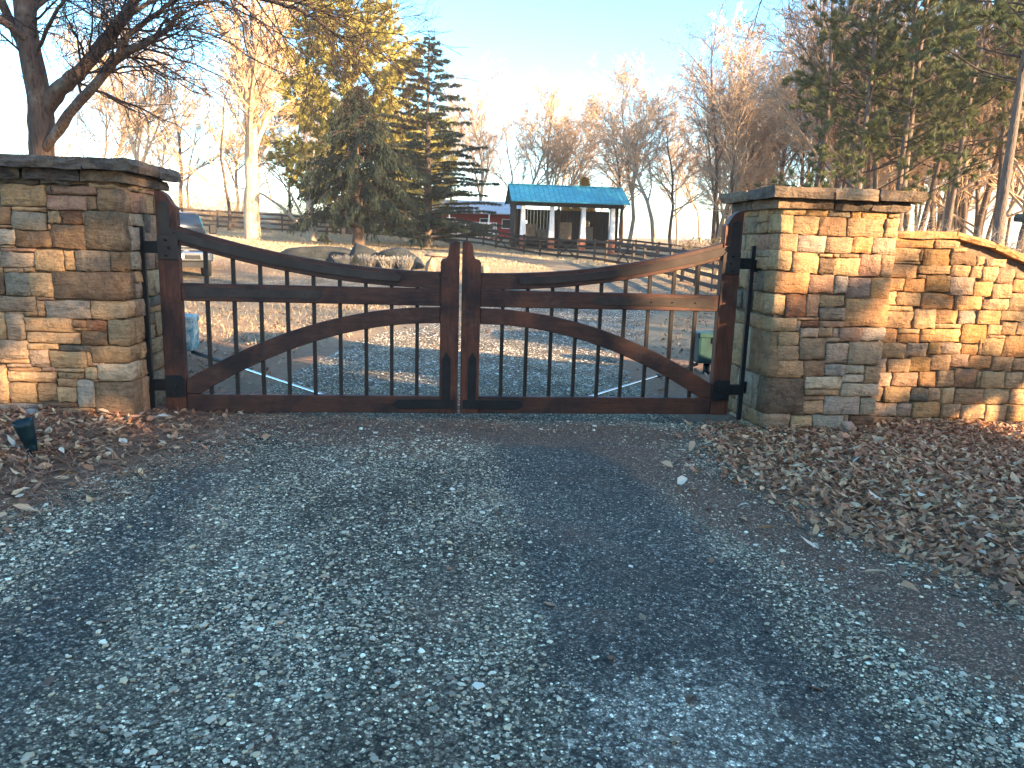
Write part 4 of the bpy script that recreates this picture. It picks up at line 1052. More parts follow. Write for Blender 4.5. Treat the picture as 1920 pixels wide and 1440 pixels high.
FAR_LEFT = [(-19, 47), (-26, 55), (-22, 63), (-17, 60), (-30, 66), (-14, 68), (-36, 60), (-20, 75), (-27, 80), (-12, 82), (-9, 74), (-40, 75), (-33, 88), (-16, 92), (-24, 98), (-45, 92), (-8, 95), (-38, 104), (-3, 88), (-50, 70), (-15, 50.5)]
for i, (x, y) in enumerate(FAR_LEFT):
    plant(BARE[i % 3], x, y, trng.uniform(0, 6), trng.uniform(.62, .95), 'bare_tree', 'hazy sunlit bare tree beyond the board fence on the side of the pickup', group='bare trees beyond the left fence')
FAR_MID = [(6, 84), (10, 90), (14, 82), (18, 88), (22, 80), (9, 76), (13, 74), (25, 92), (30, 84), (17, 97), (26, 74), (33, 76), (20, 70), (29, 68), (36, 92), (2, 96), (7, 104), (24, 104), (40, 84)]
for i, (x, y) in enumerate(FAR_MID):
    plant(BARE[(i*2) % 3], x, y, trng.uniform(0, 6), trng.uniform(.85, 1.12), 'bare_tree', 'sunlit bare tree in the wood behind the blue-roofed shed', group='bare trees behind the shed')
plant(BARE[1], 19.6, 58.5, 1.0, .95, 'bare_tree', 'large spreading bare tree standing just beyond the end of the shed')
plant(BARE[0], 27.3, 57, 4.0, 1.12, 'bare_tree', 'tallest pale bare tree next to the pines behind the sunlit pier')
# right-hand wood: slim trunks
RW = []
wr = np.random.default_rng(77)
while len(RW) < 110:
    x, y = wr.uniform(15, 52), wr.uniform(27, 68)
    if y < 14+ (x-13)*.10: continue
    az = math.degrees(math.atan2(x+.26, y+6.66))
    if az < (21 if y > 48 else 27.5) or az > 43.5: continue
    if any((x-a)**2+(y-b)**2 < 1.8 for a, b in RW): continue
    RW.append((x, y))
for i, (x, y) in enumerate(RW):
    plant(BARE[(3, 3, 3, 2, 3, 1)[i % 6]], x, y, wr.uniform(0, 6), wr.uniform(.7, 1.05), 'bare_tree', 'slim bare tree in the thick wood behind the sunlit wall', group='slim trees of the wood behind the wall', sz=wr.uniform(.8, 1.1))

# ---------------- needle helpers
def tuft(A, rng, c, d, n, ln, wd, col, spread=1.0, droop=0.0):
    """n needle blades bursting from c about direction d"""
    d = unit(d)
    D = rng.normal(0, 1, (n, 3)); D /= np.linalg.norm(D, axis=1)[:, None]
    D = d[None]*(1.0) + D*spread; D[:, 2] -= droop; D /= np.linalg.norm(D, axis=1)[:, None]
    S = np.cross(D, rng.normal(0, 1, (n, 3))); S /= np.linalg.norm(S, axis=1)[:, None]+1e-9
    L = ln*rng.uniform(.6, 1.15, (n, 1))
    o = c[None]+rng.normal(0, .04*ln, (n, 3))
    V = np.stack([o-S*wd/2, o+S*wd/2, o+D*L], 1).reshape(-1, 3)
    A.add(V, T=np.arange(n*3).reshape(-1, 3), C=np.repeat(np.clip(col*rng.uniform(.65, 1.35, (n, 1)), 0, 1), 3, 0))
def pine(seed, H, r, first, nl, L0, col, ntuft=10, ln=.30, wd=.042, dead=0):
    rng = np.random.default_rng(seed); T, C, N = Acc(), Acc(), Acc()
    pts = [np.array([0, 0, -.2])]; d = np.array([0, 0, 1.])
    for i in range(12):
        d = unit(d+rng.normal(0, .022, 3)+np.array([0, 0, .1])); pts.append(pts[-1]+d*H/12)
    pts = np.array(pts); T.tube(pts, np.linspace(r, r*.22, 13), 9)
    for k in range(nl):
        f = first+(1-first)*(k+rng.uniform())/nl
        s = f*12; i = min(int(s), 11); q = pts[i]+(pts[i+1]-pts[i])*(s-i)
        a = rng.uniform(0, 2*PI); g_ = (f-first)/(1-first)
        L = L0*(1-.72*g_**1.3)*rng.uniform(.65, 1.1)
        dd = np.array([math.cos(a), math.sin(a), rng.uniform(.05, .35)+.5*g_])
        bp = [q]
        for m in range(5):
            dd = unit(dd+rng.normal(0, .10, 3)+np.array([0, 0, .05])); bp.append(bp[-1]+dd*L/5)
        C.tube(bp, np.linspace(max(.012, r*.26*(1-.6*g_)), .008, 6), 4)
        if rng.random() < dead: continue
        for m in range(int(3+L*2.3)):
            ff = rng.uniform(.38, 1); ss = ff*5; j = min(int(ss), 4); p = bp[j]+(bp[j+1]-bp[j])*(ss-j)
            sd_ = unit(unit(bp[j+1]-bp[j])*.7+rng.normal(0, .55, 3)); tl = rng.uniform(.25, .75)*min(1, L*.5)
            e = p+sd_*tl; C.tube([p, e], [.008, .005], 3)
            for z in range(ntuft//2+1):
                tuft(N, rng, p+(e-p)*rng.uniform(.5, 1.05), sd_+np.array([0, 0, .25]), 15, ln, wd, col, .75)
    return [('trunk', T.mesh('trunk', M['bark_pine'], True)), ('limbs', C.mesh('limbs', M['twig_dark'])), ('crown', N.mesh('crown', M['needle']))]
PINE = [pine(301, 15, .17, .20, 58, 4.9, np.array([.105, .118, .045])),
        pine(302, 16, .16, .34, 46, 3.9, np.array([.095, .102, .044])),
        pine(303, 14, .19, .30, 50, 4.2, np.array([.095, .110, .043]), dead=.12),
        pine(305, 16, .19, .46, 42, 3.6, np.array([.090, .108, .044]))]
for i, (px_, x, y, s, lab) in enumerate([
    (0, 18.2, 24.5, 1.0, 'pine with the long bushy boughs reaching out over the shed side, leftmost of the pines'),
    (1, 19.5, 24.0, .98, 'straight pine second from the shed among the pines behind the pier'),
    (3, 20.5, 25.0, .98, 'third pine from the shed, rising right above the pier cap'),
    (1, 24.6, 27.5, 1.05, 'slim pine set back in the wood behind the flat part of the wall'),
    (3, 18.3, 16.5, .98, 'thick pine trunk standing behind the sloping part of the wall'),
    (3, 22.4, 19.0, 1.05, 'dense pine behind the small far pier at the end of the wall'),
    (1, 27.0, 31.0, 1.1, 'pine deep in the wood between the thick pine and the pier pines'),
    (3, 22.5, 33.0, 1.1, 'pine rising behind the three pines above the pier cap')]):
    plant(PINE[px_], x, y, (4.0, 1.0, 2.2, 5.0, .6, 3.1, 2.0, 1.5)[i], s, 'pine_tree', lab)

# ---------------- deodar with level boughs
def deodar(seed, H, R, col):
    rng = np.random.default_rng(seed); T, C, N = Acc(), Acc(), Acc()
    T.tube([(0, 0, -.2), (.03, 0, H*.3), (-.04, .02, H*.65), (0, 0, H)], [.34, .24, .12, .02], 9)
    nb = 150
    for k in range(nb):
        f = .04+.95*((k+rng.uniform())/nb)**1.3
        z = H*f; a = k*2.399+rng.normal(0, .3)
        L = R*(1-f)**.72*rng.uniform(.7, 1.12)+.15
        up = .12-.10*f + .35*f**2
        dd = np.array([math.cos(a), math.sin(a), up+.10]); p = np.array([0, 0, z]); bp = [p]
        for m in range(6):
            dd = unit(dd+np.array([0, 0, -.045])+rng.normal(0, .04, 3)); bp.append(bp[-1]+dd*L/6)
        C.tube(bp, np.linspace(max(.01, .05*(1-f)), .006, 7), 4)
        n2 = int(8+L*14*(1-.35*f))
        for m in range(n2):
            ff = rng.uniform(.12, 1)**.8; s = ff*6; j = min(int(s), 5); q = bp[j]+(bp[j+1]-bp[j])*(s-j)
            dirb = unit(bp[j+1]-bp[j]); sd_ = unit(np.cross(dirb, [0, 0, 1]))*rng.choice([-1, 1])
            sl_ = rng.uniform(.25, .8)*(1-.5*ff)*min(1, L*.4)
            e = q+(dirb*.55+sd_)*sl_+np.array([0, 0, -.12*sl_])
            C.tube([q, e], [.007, .004], 3)
            for z_ in range(3):
                tuft(N, rng, q+(e-q)*rng.uniform(.15, 1.05), dirb*.5+sd_*.5+np.array([0, 0, -.05]), 11, .22, .038, col*rng.uniform(.8, 1.2), .75, .12)
    return [('trunk', T.mesh('trunk', M['bark_pine'], True)), ('limbs', C.mesh('limbs', M['twig_dark'])), ('crown', N.mesh('crown', M['needle']))]
plant(deodar(401, 13.0, 5.3, np.array([.046, .064, .048])), -.55, 47, 1.0, 1.08, 'cedar_tree', 'tall blue-green cedar with level layered boughs, tapering to a point')
# ---------------- weeping red cedar
def weeping(seed, H, R, col):
    rng = np.random.default_rng(seed); T, C, N = Acc(), Acc(), Acc()
    T.tube([(0, 0, -.2), (.0, 0, .6), (.05, 0, 1.3), (-.1, .05, H*.5), (.1, 0, H*.92)], [.40, .34, .30, .18, .03], 10)
    for k in range(7):
        a = k*.9+.4; T.tube([(0, 0, .7+k*.12), (math.cos(a)*.7, math.sin(a)*.7, .95+k*.25), (math.cos(a)*1.3, math.sin(a)*1.3, 2.2+k*.3), (math.cos(a)*1.6, math.sin(a)*1.6, 3.6+k*.35)], [.13, .11, .08, .03], 6)
    for k in range(190):
        f = rng.uniform(.12, 1); z = H*(.10+.88*f); a = rng.uniform(0, 2*PI)
        prof = np.interp(f, [0, .15, .35, .6, .8, 1], [.75, 1.0, .95, .72, .42, .06])
        L = R*prof*rng.uniform(.55, 1.1)
        dd = np.array([math.cos(a), math.sin(a), .35]); p = np.array([0, 0, z-L*.12]); bp = [p]
        for m in range(5):
            dd = unit(dd+np.array([0, 0, -.16])+rng.normal(0, .07, 3)); bp.append(bp[-1]+dd*L/5)
        C.tube(bp, np.linspace(.04, .008, 6), 4)
        for m in range(int(5+L*7)):
            ff = rng.uniform(.3, 1.02); s = min(ff, .999)*5; j = int(s); q = bp[j]+(bp[j+1]-bp[j])*(s-j)
            dl = rng.uniform(.25, .8)
            e = q+np.array([rng.normal(0, .14), rng.normal(0, .14), -dl*.75])+unit(bp[j+1]-bp[j])*.2
            for z_ in range(3):
                tuft(N, rng, q+(e-q)*rng.uniform(0, 1), (e-q)+rng.normal(0, .1, 3), 9, .26, .036, col*rng.uniform(.7, 1.25), .5, .35)
    return [('trunk', T.mesh('trunk', M['bark'], True)), ('limbs', C.mesh('limbs', M['twig_dark'])), ('crown', N.mesh('crown', M['needle']))]
plant(weeping(402, 9.3, 4.4, np.array([.034, .047, .031])), -4.55, 38.5, 1.0, 1.0, 'juniper_tree', 'dark dense juniper with drooping foliage and low forked trunk')
# ---------------- golden pine behind
def broad_pine(seed, H, R, col, nl=85):
    rng = np.random.default_rng(seed); T, C, N = Acc(), Acc(), Acc()
    T.tube([(0, 0, -.2), (.1, 0, H*.4), (-.1, .1, H*.75), (0, 0, H*.98)], [.38, .28, .16, .03], 8)
    for k in range(nl):
        f = .09+.90*(k+rng.uniform())/nl; z = H*f*.93; a = k*2.399
        L = R*np.interp(f, [0, .3, .6, .85, 1], [.85, 1, 1, .88, .45])*rng.uniform(.7, 1.08)
        dd = np.array([math.cos(a), math.sin(a), .25+.4*f]); bp = [np.array([0, 0, z])]
        for m in range(5):
            dd = unit(dd+rng.normal(0, .1, 3)); bp.append(bp[-1]+dd*L/5)
        C.tube(bp, np.linspace(.07*(1-.6*f), .012, 6), 4)
        for m in range(int(9+L*4.6)):
            ff = rng.uniform(.35, 1); s = ff*5; j = min(int(s), 4); q = bp[j]+(bp[j+1]-bp[j])*(s-j)
            e = q+unit(unit(bp[j+1]-bp[j])*.8+rng.normal(0, .6, 3)+np.array([0, 0, .3]))*rng.uniform(.4, .9)
            C.tube([q, e], [.012, .006], 3)
            for z_ in range(4): tuft(N, rng, q+(e-q)*rng.uniform(.4, 1.05), (e-q), 15, .40, .08, col, .8)
    return [('trunk', T.mesh('trunk', M['bark'], True)), ('limbs', C.mesh('limbs', M['twig_dark'])), ('crown', N.mesh('crown', M['needle']))]
GOLD = broad_pine(403, 18.2, 7.4, np.array([.40, .34, .09]), 112)
plant(GOLD, -7.2, 58.5, .5, 1.0, 'pine_tree', 'broad golden sunlit pine rising behind the dark juniper')
plant(GOLD, -1.5, 72, 2.5, .62, 'pine_tree', 'golden pine half hidden behind the tall blue-green cedar')
# ---------------- amber evergreens behind the shed
def cone_tree(seed, H, R, col):
    rng = np.random.default_rng(seed); T, N = Acc(), Acc()
    T.tube([(0, 0, -.2), (0, 0, H*.9)], [.15, .03], 6)
    for k in range(1300):
        f = rng.uniform(0, 1); z = H*(.06+.94*f); r = R*np.interp(f, [0, .2, .7, 1], [.75, 1, .55, .03])*rng.uniform(.7, 1.05)
        a = rng.uniform(0, 2*PI); p = np.array([r*math.cos(a), r*math.sin(a), z])
        tuft(N, rng, p, np.array([math.cos(a)*.5, math.sin(a)*.5, .8]), 8, .45, .09, col, .5)
    return [('trunk', T.mesh('trunk', M['bark'], True)), ('crown', N.mesh('crown', M['needle']))]
AMB = cone_tree(404, 6.0, 1.3, np.array([.58, .28, .03]))
plant(AMB, 15.6, 72, 0, 1.12, 'cypress_tree', 'amber-coloured cypress behind the shed roof, taller of the two')
plant(AMB, 14.1, 71.5, 2, .86, 'cypress_tree', 'shorter amber-green cypress behind the shed roof')
# ---------------- stump tree with two leaning stems left of the juniper
A = Acc(); rng_ = np.random.default_rng(8)
A.tube([(0, 0, -.2), (-.02, 0, .6), (-.08, 0, 1.2), (-.15, 0, 2.2), (-.1, .1, 4.0), (.2, .2, 6)], [.46, .40, .36, .26, .14, .04], 9)
A.tube([(-.1, 0, .35), (-.9, -.1, 1.2), (-1.9, -.2, 2.2), (-3.1, -.2, 3.0), (-4.2, 0, 3.3)], [.16, .13, .10, .07, .03], 7)
A.tube([(-.12, 0, .6), (-.7, .2, 1.7), (-1.3, .3, 2.9), (-1.8, .4, 4.2)], [.12, .10, .07, .03], 6)
A2 = Acc()
Pp = dict(seg=(5, 4, 4, 3), wob=.16, up=(.05, .03, 0, 0), kids=(7, 6, 4, 0), ratio=(.5, .5, .5, .5), ang=(.7, .7, .7, .7), minr=.008, levels=3, **{'from': (.2, .2, .1, .1)})
for q, d in (((-.1, .1, 3.6), (.3, 0, 1)), ((-2.6, -.2, 2.7), (-.3, 0, 1)), ((-3.6, 0, 3.2), (-1, 0, .4)), ((-1.6, .4, 3.8), (-.4, 0, 1)), ((-.1, .1, 2.6), (.8, -.4, .6))):
    grow([A2, A2, A2, A2], rng_, q, d, 2.6, .05, 1, Pp)
plant([('trunk', A.mesh('trunk', M['bark_pale'], True)), ('crown', A2.mesh('crown', M['twig']))], -7.9, 43, 0, .95, 'bare_tree', 'stout broken bare tree with leaning stems beside the juniper')
log = obj('log', None, None) if False else lathe('fallen_log', [(.12, -.45), (.13, 0), (.11, .45)], M['bark'], None, 9, loc=(-7.0, 42.2, hz(-7, 42.2)+.1), rot=(0, PI/2, .2))
tag(log, 'short fallen log on the lawn at the foot of the stout bare tree', 'log')

# ---------------- thickets behind the wall
def thicket(seed, R, H, n, col):
    rng = np.random.default_rng(seed); A = Acc(); N = Acc()
    P = dict(seg=(5, 4, 3, 3), wob=.26, up=(-.04, -.03, 0, 0), kids=(5, 4, 0, 0), ratio=(.5, .5, .5, .5), ang=(.8, .8, .8, .8), minr=.004, levels=2, **{'from': (.2, .2, .1, .1)})
    for k in range(n):
        a = rng.uniform(0, 2*PI); r = R*.7*math.sqrt(rng.uniform())
        p = np.array([r*math.cos(a), r*math.sin(a), -.05])
        grow([A, A, A], rng, p, np.array([math.cos(a)*.5, math.sin(a)*.5, 1.0]), H*rng.uniform(.8, 1.4), .012, 0, P)
    for k in range(n*9):
        a = rng.uniform(0, 2*PI); r = R*math.sqrt(rng.uniform()); z = H*rng.uniform(.15, 1.0)
        tuft(N, rng, np.array([r*math.cos(a), r*math.sin(a), z]), rdir(rng)+np.array([0, 0, .2]), 5, .12, .035, col, 1)
    return [('stems', A.mesh('stems', M['twig'])), ('leaves', N.mesh('leaves', M['needle']))]
THK = [thicket(501, 1.4, 2.0, 60, np.array([.26, .20, .075])), thicket(502, 1.5, 1.6, 60, np.array([.16, .13, .06]))]
TH = [(9.9, 9.0, 1.0, 0), (11.0, 9.6, 1.05, 0), (12.3, 11, .95, 1), (13.5, 12, 1.0, 0), (14.8, 13.2, .9, 1), (12.0, 14.5, 1.0, 1), (16, 12, .9, 1), (10.2, 12.5, .8, 1), (14.2, 17, 1, 1), (18, 15, 1, 1), (17, 20, 1.1, 0), (20, 24, 1.1, 0), (22, 30, 1.1, 1), (23, 38, 1.2, 0), (24, 46, 1.3, 0), (20, 36, 1.1, 1), (19, 45, 1.1, 0), (27, 40, 1.3, 0)]
for i, (x, y, s, k) in enumerate(TH):
    plant(THK[k], x, y, i*1.7, s, 'thicket', 'tangled tan undergrowth bush behind the sunlit wall', 'bush', 'undergrowth bushes behind the wall')
for i, (x, y, s) in enumerate([(-17, 56, 1.2), (-12, 60, 1.1), (-21, 58, 1.3), (-9.3, 62, 1.0), (-26, 60, 1.3)]):
    plant(THK[0], x, y, i*2.1, s, 'thicket', 'tan sunlit bush beyond the board fence behind the pickup', 'bush', 'bushes beyond the left fence')

# ---------------- trees on the near side of the road, outside the picture
def place_shade():
    sh = [('h', 21.4, -20.5, 1.0, 0), ('h', 24.2, -20.5, 1.05, 0), ('h', 18.5, -19.5, 1.0, 0), ('h', 26.6, -21.2, 1.0, 0), ('p', 8.5, -20, 1.0, 0), ('p', 12.6, -19, 1.05, 1), ('p', 15.0, -23, 1.1, 3), ('p', 20.2, -24, 1.0, 3),
          ('b', 35.5, -19, 1.0, 2), ('b', 39.5, -22, 1.05, 0), ('p', 44, -18, 1.1, 1), ('p', 4, -22, 1.0, 2), ('p', 48, -24, 1.1, 0), ('p', 52, -20, 1.1, 2), ('h', 44, -19, .85, 0), ('h', 47.5, -21, .88, 0)]
    for k, x, y, s, v in sh:
        plant(HIGH if k == 'h' else PINE[v] if k == 'p' else BARE[v], x, y, x*1.3, s, 'bare_tree' if k == 'b' else 'pine_tree', 'roadside tree across the road from the gate, behind the camera', group='trees across the road')
HIGH = pine(304, 19.5, .2, .60, 44, 3.3, np.array([.065, .076, .034]))  # crown raised high to shade the big left tree and the boulders
place_shade()
hr = np.random.default_rng(60)
H_ = Acc()  # unseen hedge, run heights shaped to shade the gate and leave the wall sunlit
for (xa, ya, xb, yb, ht, n) in ((2, -17.5, 20.6, -17.5, 10.3, 9600), (20.6, -17.5, 21.4, -17.5, 8.8, 360), (21.4, -17.5, 22.3, -17.5, 7.7, 360), (22.3, -17.5, 23.3, -17.5, 7.1, 400), (23.3, -17.5, 24.3, -17.5, 8.5, 420), (24.3, -17.5, 34, -17.5, 5.75, 3600), (34, -17.5, 58, -18.5, 7.0, 5200)):
    for k in range(n):
        f = hr.uniform(); x = xa+(xb-xa)*f; y = ya+(yb-ya)*f+hr.normal(0, .8)
        z = ht*hr.uniform(0, 1)**.8 + hr.normal(0, .10)
        if 17.3 < x < 18.7 and 7.1 < z < 9.4: continue  # slot that lets sun onto the left pier's inner face
        if 15.2 < x < 17.4 and z > 7.1 and hr.random() < .62: continue
        if 23.2 < x < 24.8 and z > 7.5 and hr.random() < .45: continue
        tuft(H_, hr, np.array([x, y, z-.1]), rdir(hr), 6, .5, .24, np.array([.045, .06, .025]), 1.0)
tag(obj('shade_hedge', H_.mesh('shade_hedge', M['needle'])), 'unseen evergreen hedge across the road, its heights and gaps shaped to shade the gate', 'hedge', None, 'stuff')

# ---------------- unseen trunks added to throw a diagonal shadow on the wall, and a tree whose limb hangs in from above
A = Acc(); rl = np.random.default_rng(31)
A.tube([(6.4, -6, -.25), (8.5, -6, .92), (11.3, -6, 2.32), (13.0, -6, 3.12), (15.5, -5.9, 4.3)], [.20, .18, .15, .135, .06], 9)
A.tube([(12.45, -6.0, -.2), (12.42, -6, 1.3), (12.5, -6, 2.9)], [.10, .09, .07], 7)
A.tube([(12.9, -6.2, -.2), (13.4, -6.1, 1.2), (14.4, -6.1, 2.3)], [.09, .08, .06], 7)
tag(obj('shadow_trunks', A.mesh('shadow_trunks', M['bark'], True)), 'unseen leaning trunk and stems added to throw a diagonal shadow on the wall', 'tree')
T = Acc(); C = Acc()
T.tube([(10.9, 2.6, -.3), (10.8, 2.6, 2.5), (10.7, 2.5, 5.5), (10.8, 2.6, 9)], [.24, .2, .16, .05], 9)
T.tube([(10.75, 2.5, 4.9), (9.0, 2.4, 6.3), (6.6, 2.2, 6.6), (4.8, 2.05, 5.9), (3.9, 2.0, 5.15), (3.45, 2.0, 4.62)], [.10, .085, .06, .04, .022, .008], 7)
Pp = dict(seg=(5, 5, 4, 3), wob=.16, up=(-.05, -.05, -.03, 0), kids=(6, 5, 3, 0), ratio=(.5, .5, .5, .5), ang=(.7, .7, .7, .7), minr=.003, levels=3, **{'from': (.2, .2, .1, .1)})
for p, d in (((3.9, 2.0, 5.15), (-.6, .1, -.5)), ((3.6, 2, 4.8), (-.2, .3, -1)), ((4.1, 2.0, 5.35), (-.8, -.3, -.3)), ((3.7, 2.0, 4.9), (.2, -.2, -1)), ((4.4, 2.0, 5.6), (-.5, .5, -.6))):
    grow([C, C, C, C], rl, p, d, .85, .011, 1, Pp)
ot = thing('bare_tree', 'bare tree beyond the wall whose thin twigs hang into the top of the sky', 'tree', (10.9, 2.6, -.2))
for nm, a_, m_ in (('trunk', T, M['bark']), ('crown', C, M['twig_dark'])):
    o = obj(nm, a_.mesh(nm, m_, True), ot); o.location = (-10.9, -2.6, .2)
# ================================================================ GROUND COVER
lr = np.random.default_rng(90)
def leaf_field(name, X, Y, col, size, mat, lift=.0, layers=.03):
    n = len(X)
    Z = surf(X, Y)+lr.uniform(0, layers, n)+lift
    L = size*lr.uniform(.6, 1.3, n); Wd = L*lr.uniform(.32, .55, n)
    a = lr.uniform(0, 2*PI, n); fold = lr.uniform(-.1, .75, n); curl = lr.normal(.25, .5, n)
    tx, ty = lr.normal(0, .38, n), lr.normal(0, .38, n)
    st = np.array([0, .3, .68, 1.0]); wd = np.array([.12, 1, .85, .03])
    P = np.zeros((n, 4, 3, 3))
    for i in range(4):
        for j, s in enumerate((-1, 0, 1)):
            P[:, i, j, 0] = (st[i]-.5)*L
            P[:, i, j, 1] = s*wd[i]*Wd/2
            P[:, i, j, 2] = abs(s)*wd[i]*Wd/2*fold + curl*L*(st[i]-.5)**2*1.2
    P = P.reshape(n, 12, 3)
    ca, sa = np.cos(a), np.sin(a)
    x = P[..., 0]; y = P[..., 1]; z = P[..., 2] + tx[:, None]*x + ty[:, None]*y
    V = np.stack([x*ca[:, None]-y*sa[:, None]+X[:, None], x*sa[:, None]+y*ca[:, None]+Y[:, None], z+Z[:, None]+.006], -1).reshape(-1, 3)
    q = []
    for i in range(3):
        for j in range(2):
            b = i*3+j; q.append((b, b+3, b+4, b+1))
    Q = (np.arange(n)[:, None, None]*12 + np.array(q)[None]).reshape(-1, 4)
    C = np.repeat(col, 12, 0)
    o = obj(name, mesh_np(name, V, [Q], mat, False, np.clip(C, 0, 1)))
    return o
def pick(n, xr, yr, dens):
    X = lr.uniform(*xr, n); Y = lr.uniform(*yr, n); k = lr.uniform(size=n) < dens(X, Y)
    return X[k], Y[k]
def clump(X, Y, f=1.3, ph=0):
    return .5+.5*np.sin(X*f*1.7+np.sin(Y*f+ph)*1.5+ph)*np.sin(Y*f*1.4-np.cos(X*f*.8)*1.3+ph*2)
def browns(n, pal, var=.3):
    pal = np.array(pal); return pal[lr.integers(len(pal), size=n)]*lr.uniform(1-var, 1+var, (n, 1))
PAL = [(.46, .215, .115), (.55, .285, .15), (.31, .135, .072), (.62, .37, .20), (.50, .245, .138), (.70, .46, .26), (.39, .18, .10)]
# right bank below the pier and wall: thick leaves
X, Y = pick(52000, (1.7, 7.3), (-6.2, -.02), lambda x, y: sm(-.25, .30, -drive_signed(x, y))*(1-.25*clump(x, y)))
k = ~((X > 2.75) & (X < 3.9) & (Y > -.33)) & (X > .9*(Y+6.66)*.55-1.5)
X, Y = X[k], Y[k]
tag(leaf_field('fallen_leaves', X, Y, browns(len(X), PAL)*.86, .057, M['leaf'], 0, .05), 'thick brown fallen leaves banked below the sunlit wall and pier', kind='stuff')
# left: leaves among pine straw
X, Y = pick(16000, (-6.5, -1.9), (-4.5, -.02), lambda x, y: sm(-.2, .4, -drive_signed(x, y))*(.25+.75*sm(-2.3, -3.1, x)*.8+.1)*(1-.4*clump(x, y, 1.9, 1)))
k = ~((X > -3.87) & (X < -2.70) & (Y > -.33)); X, Y = X[k], Y[k]
tag(leaf_field('fallen_leaves', X, Y, browns(len(X), PAL)*.86, .06, M['leaf'], 0, .03), 'curled brown leaves around the spotlight below the left pier', kind='stuff')
# behind the gate
X, Y = pick(30000, (-10, 9.5), (.2, 20), lambda x, y: np.clip(.05+.9*sm(.1, .9, -drive_signed(x, y)), 0, 1)*(.35+.65*clump(x, y, .8, 2))*(1.05-.035*y))
tag(leaf_field('fallen_leaves', X, Y, browns(len(X), [(.28, .19, .13), (.20, .13, .09), (.36, .26, .17), (.24, .15, .10)]), .085, M['leaf'], 0, .03), 'tan leaf litter on the ground behind the gate', kind='stuff')
# stray leaves on the drive
X, Y = pick(1500, (-4, 4), (-5.5, 6), lambda x, y: (drive_signed(x, y) > 0)*(.12+.5*sm(.8, .0, drive_signed(x, y))+.6*(x > 0)*sm(1.2, .1, drive_signed(x, y))))
tag(leaf_field('stray_leaves', X, Y, browns(len(X), [(.26, .13, .07), (.16, .09, .06), (.34, .22, .14)]), .05, M['leaf'], 0, .0), 'stray curled leaves scattered on the gravel', kind='stuff')
# larger, paler leaves lying singly on the banks and over the gravel edge
X, Y = pick(2600, (-5.2, 6.5), (-5.6, -.1), lambda x, y: np.where(x > 0, 1., .55)*(drive_signed(x, y) < .5)*(.35+.65*sm(.5, -.4, drive_signed(x, y))))
k = ~(((X > -3.87) & (X < -2.70) & (Y > -.33)) | ((X > 2.75) & (X < 3.9) & (Y > -.33))); X, Y = X[k], Y[k]
tag(leaf_field('fallen_leaves', X, Y, browns(len(X), [(.50, .31, .18), (.58, .40, .25), (.42, .20, .11), (.34, .17, .10), (.62, .50, .38)], .25), .088, M['leaf'], .012, .04), 'larger pale leaves lying singly on top of the litter and along the gravel edge', kind='stuff')
# pine straw
def straw(name, X, Y, col, ln, wd, lift=.03):
    n = len(X); a = lr.uniform(0, 2*PI, n); L = ln*lr.uniform(.5, 1.3, n); Z = surf(X, Y)+lr.uniform(.003, lift, n)
    b = lr.normal(0, .25, n)
    dx, dy = np.cos(a), np.sin(a); nx_, ny_ = -dy, dx
    V = np.zeros((n, 6, 3))
    for i, t in enumerate((-.5, 0, .5)):
        cx = X+dx*L*t+nx_*b*L*(.25-t*t); cy = Y+dy*L*t+ny_*b*L*(.25-t*t); cz = Z+lr.normal(0, .012, n)*(i != 1)
        for s in (0, 1):
            V[:, i*2+s, 0] = cx+nx_*wd*(s-.5); V[:, i*2+s, 1] = cy+ny_*wd*(s-.5); V[:, i*2+s, 2] = np.maximum(cz, surf(cx, cy)+.002)+.001*s
    Q = (np.arange(n)[:, None, None]*6+np.array([(0, 1, 3, 2), (2, 3, 5, 4)])[None]).reshape(-1, 4)
    return obj(name, mesh_np(name, V.reshape(-1, 3), [Q], M['leaf'], False, np.clip(np.repeat(col, 6, 0), 0, 1)))
X, Y = pick(52000, (-5.5, 1.2), (-4.2, .9), lambda x, y: np.clip(sm(-.55, .15, -drive_signed(x, y))*(.55+.45*clump(x, y, 2.2))+.6*sm(-1.2, .1, y)*(.3+.7*clump(x, y, 2.5, 3))*sm(1.0, -.8, x), 0, 1))
k = ~((X > -3.87) & (X < -2.70) & (Y > -.33)); X, Y = X[k], Y[k]
tag(straw('pine_straw', X, Y, browns(len(X), [(.36, .17, .10), (.26, .125, .075), (.48, .26, .155), (.20, .10, .065)]), .13, .0045), 'reddish brown pine straw between the left pier and the gravel', kind='stuff')
X, Y = pick(24000, (1.3, 6.5), (-5.8, .3), lambda x, y: np.clip(sm(-.5, .1, -drive_signed(x, y))*(.25+.75*sm(.9, .1, -drive_signed(x, y)))*clump(x, y, 2, 4), 0, 1))
tag(straw('pine_straw', X, Y, browns(len(X), [(.20, .11, .07), (.15, .08, .055), (.26, .15, .09)]), .13, .0035, .05), 'pine straw along the edge of the gravel below the sunlit pier', kind='stuff')
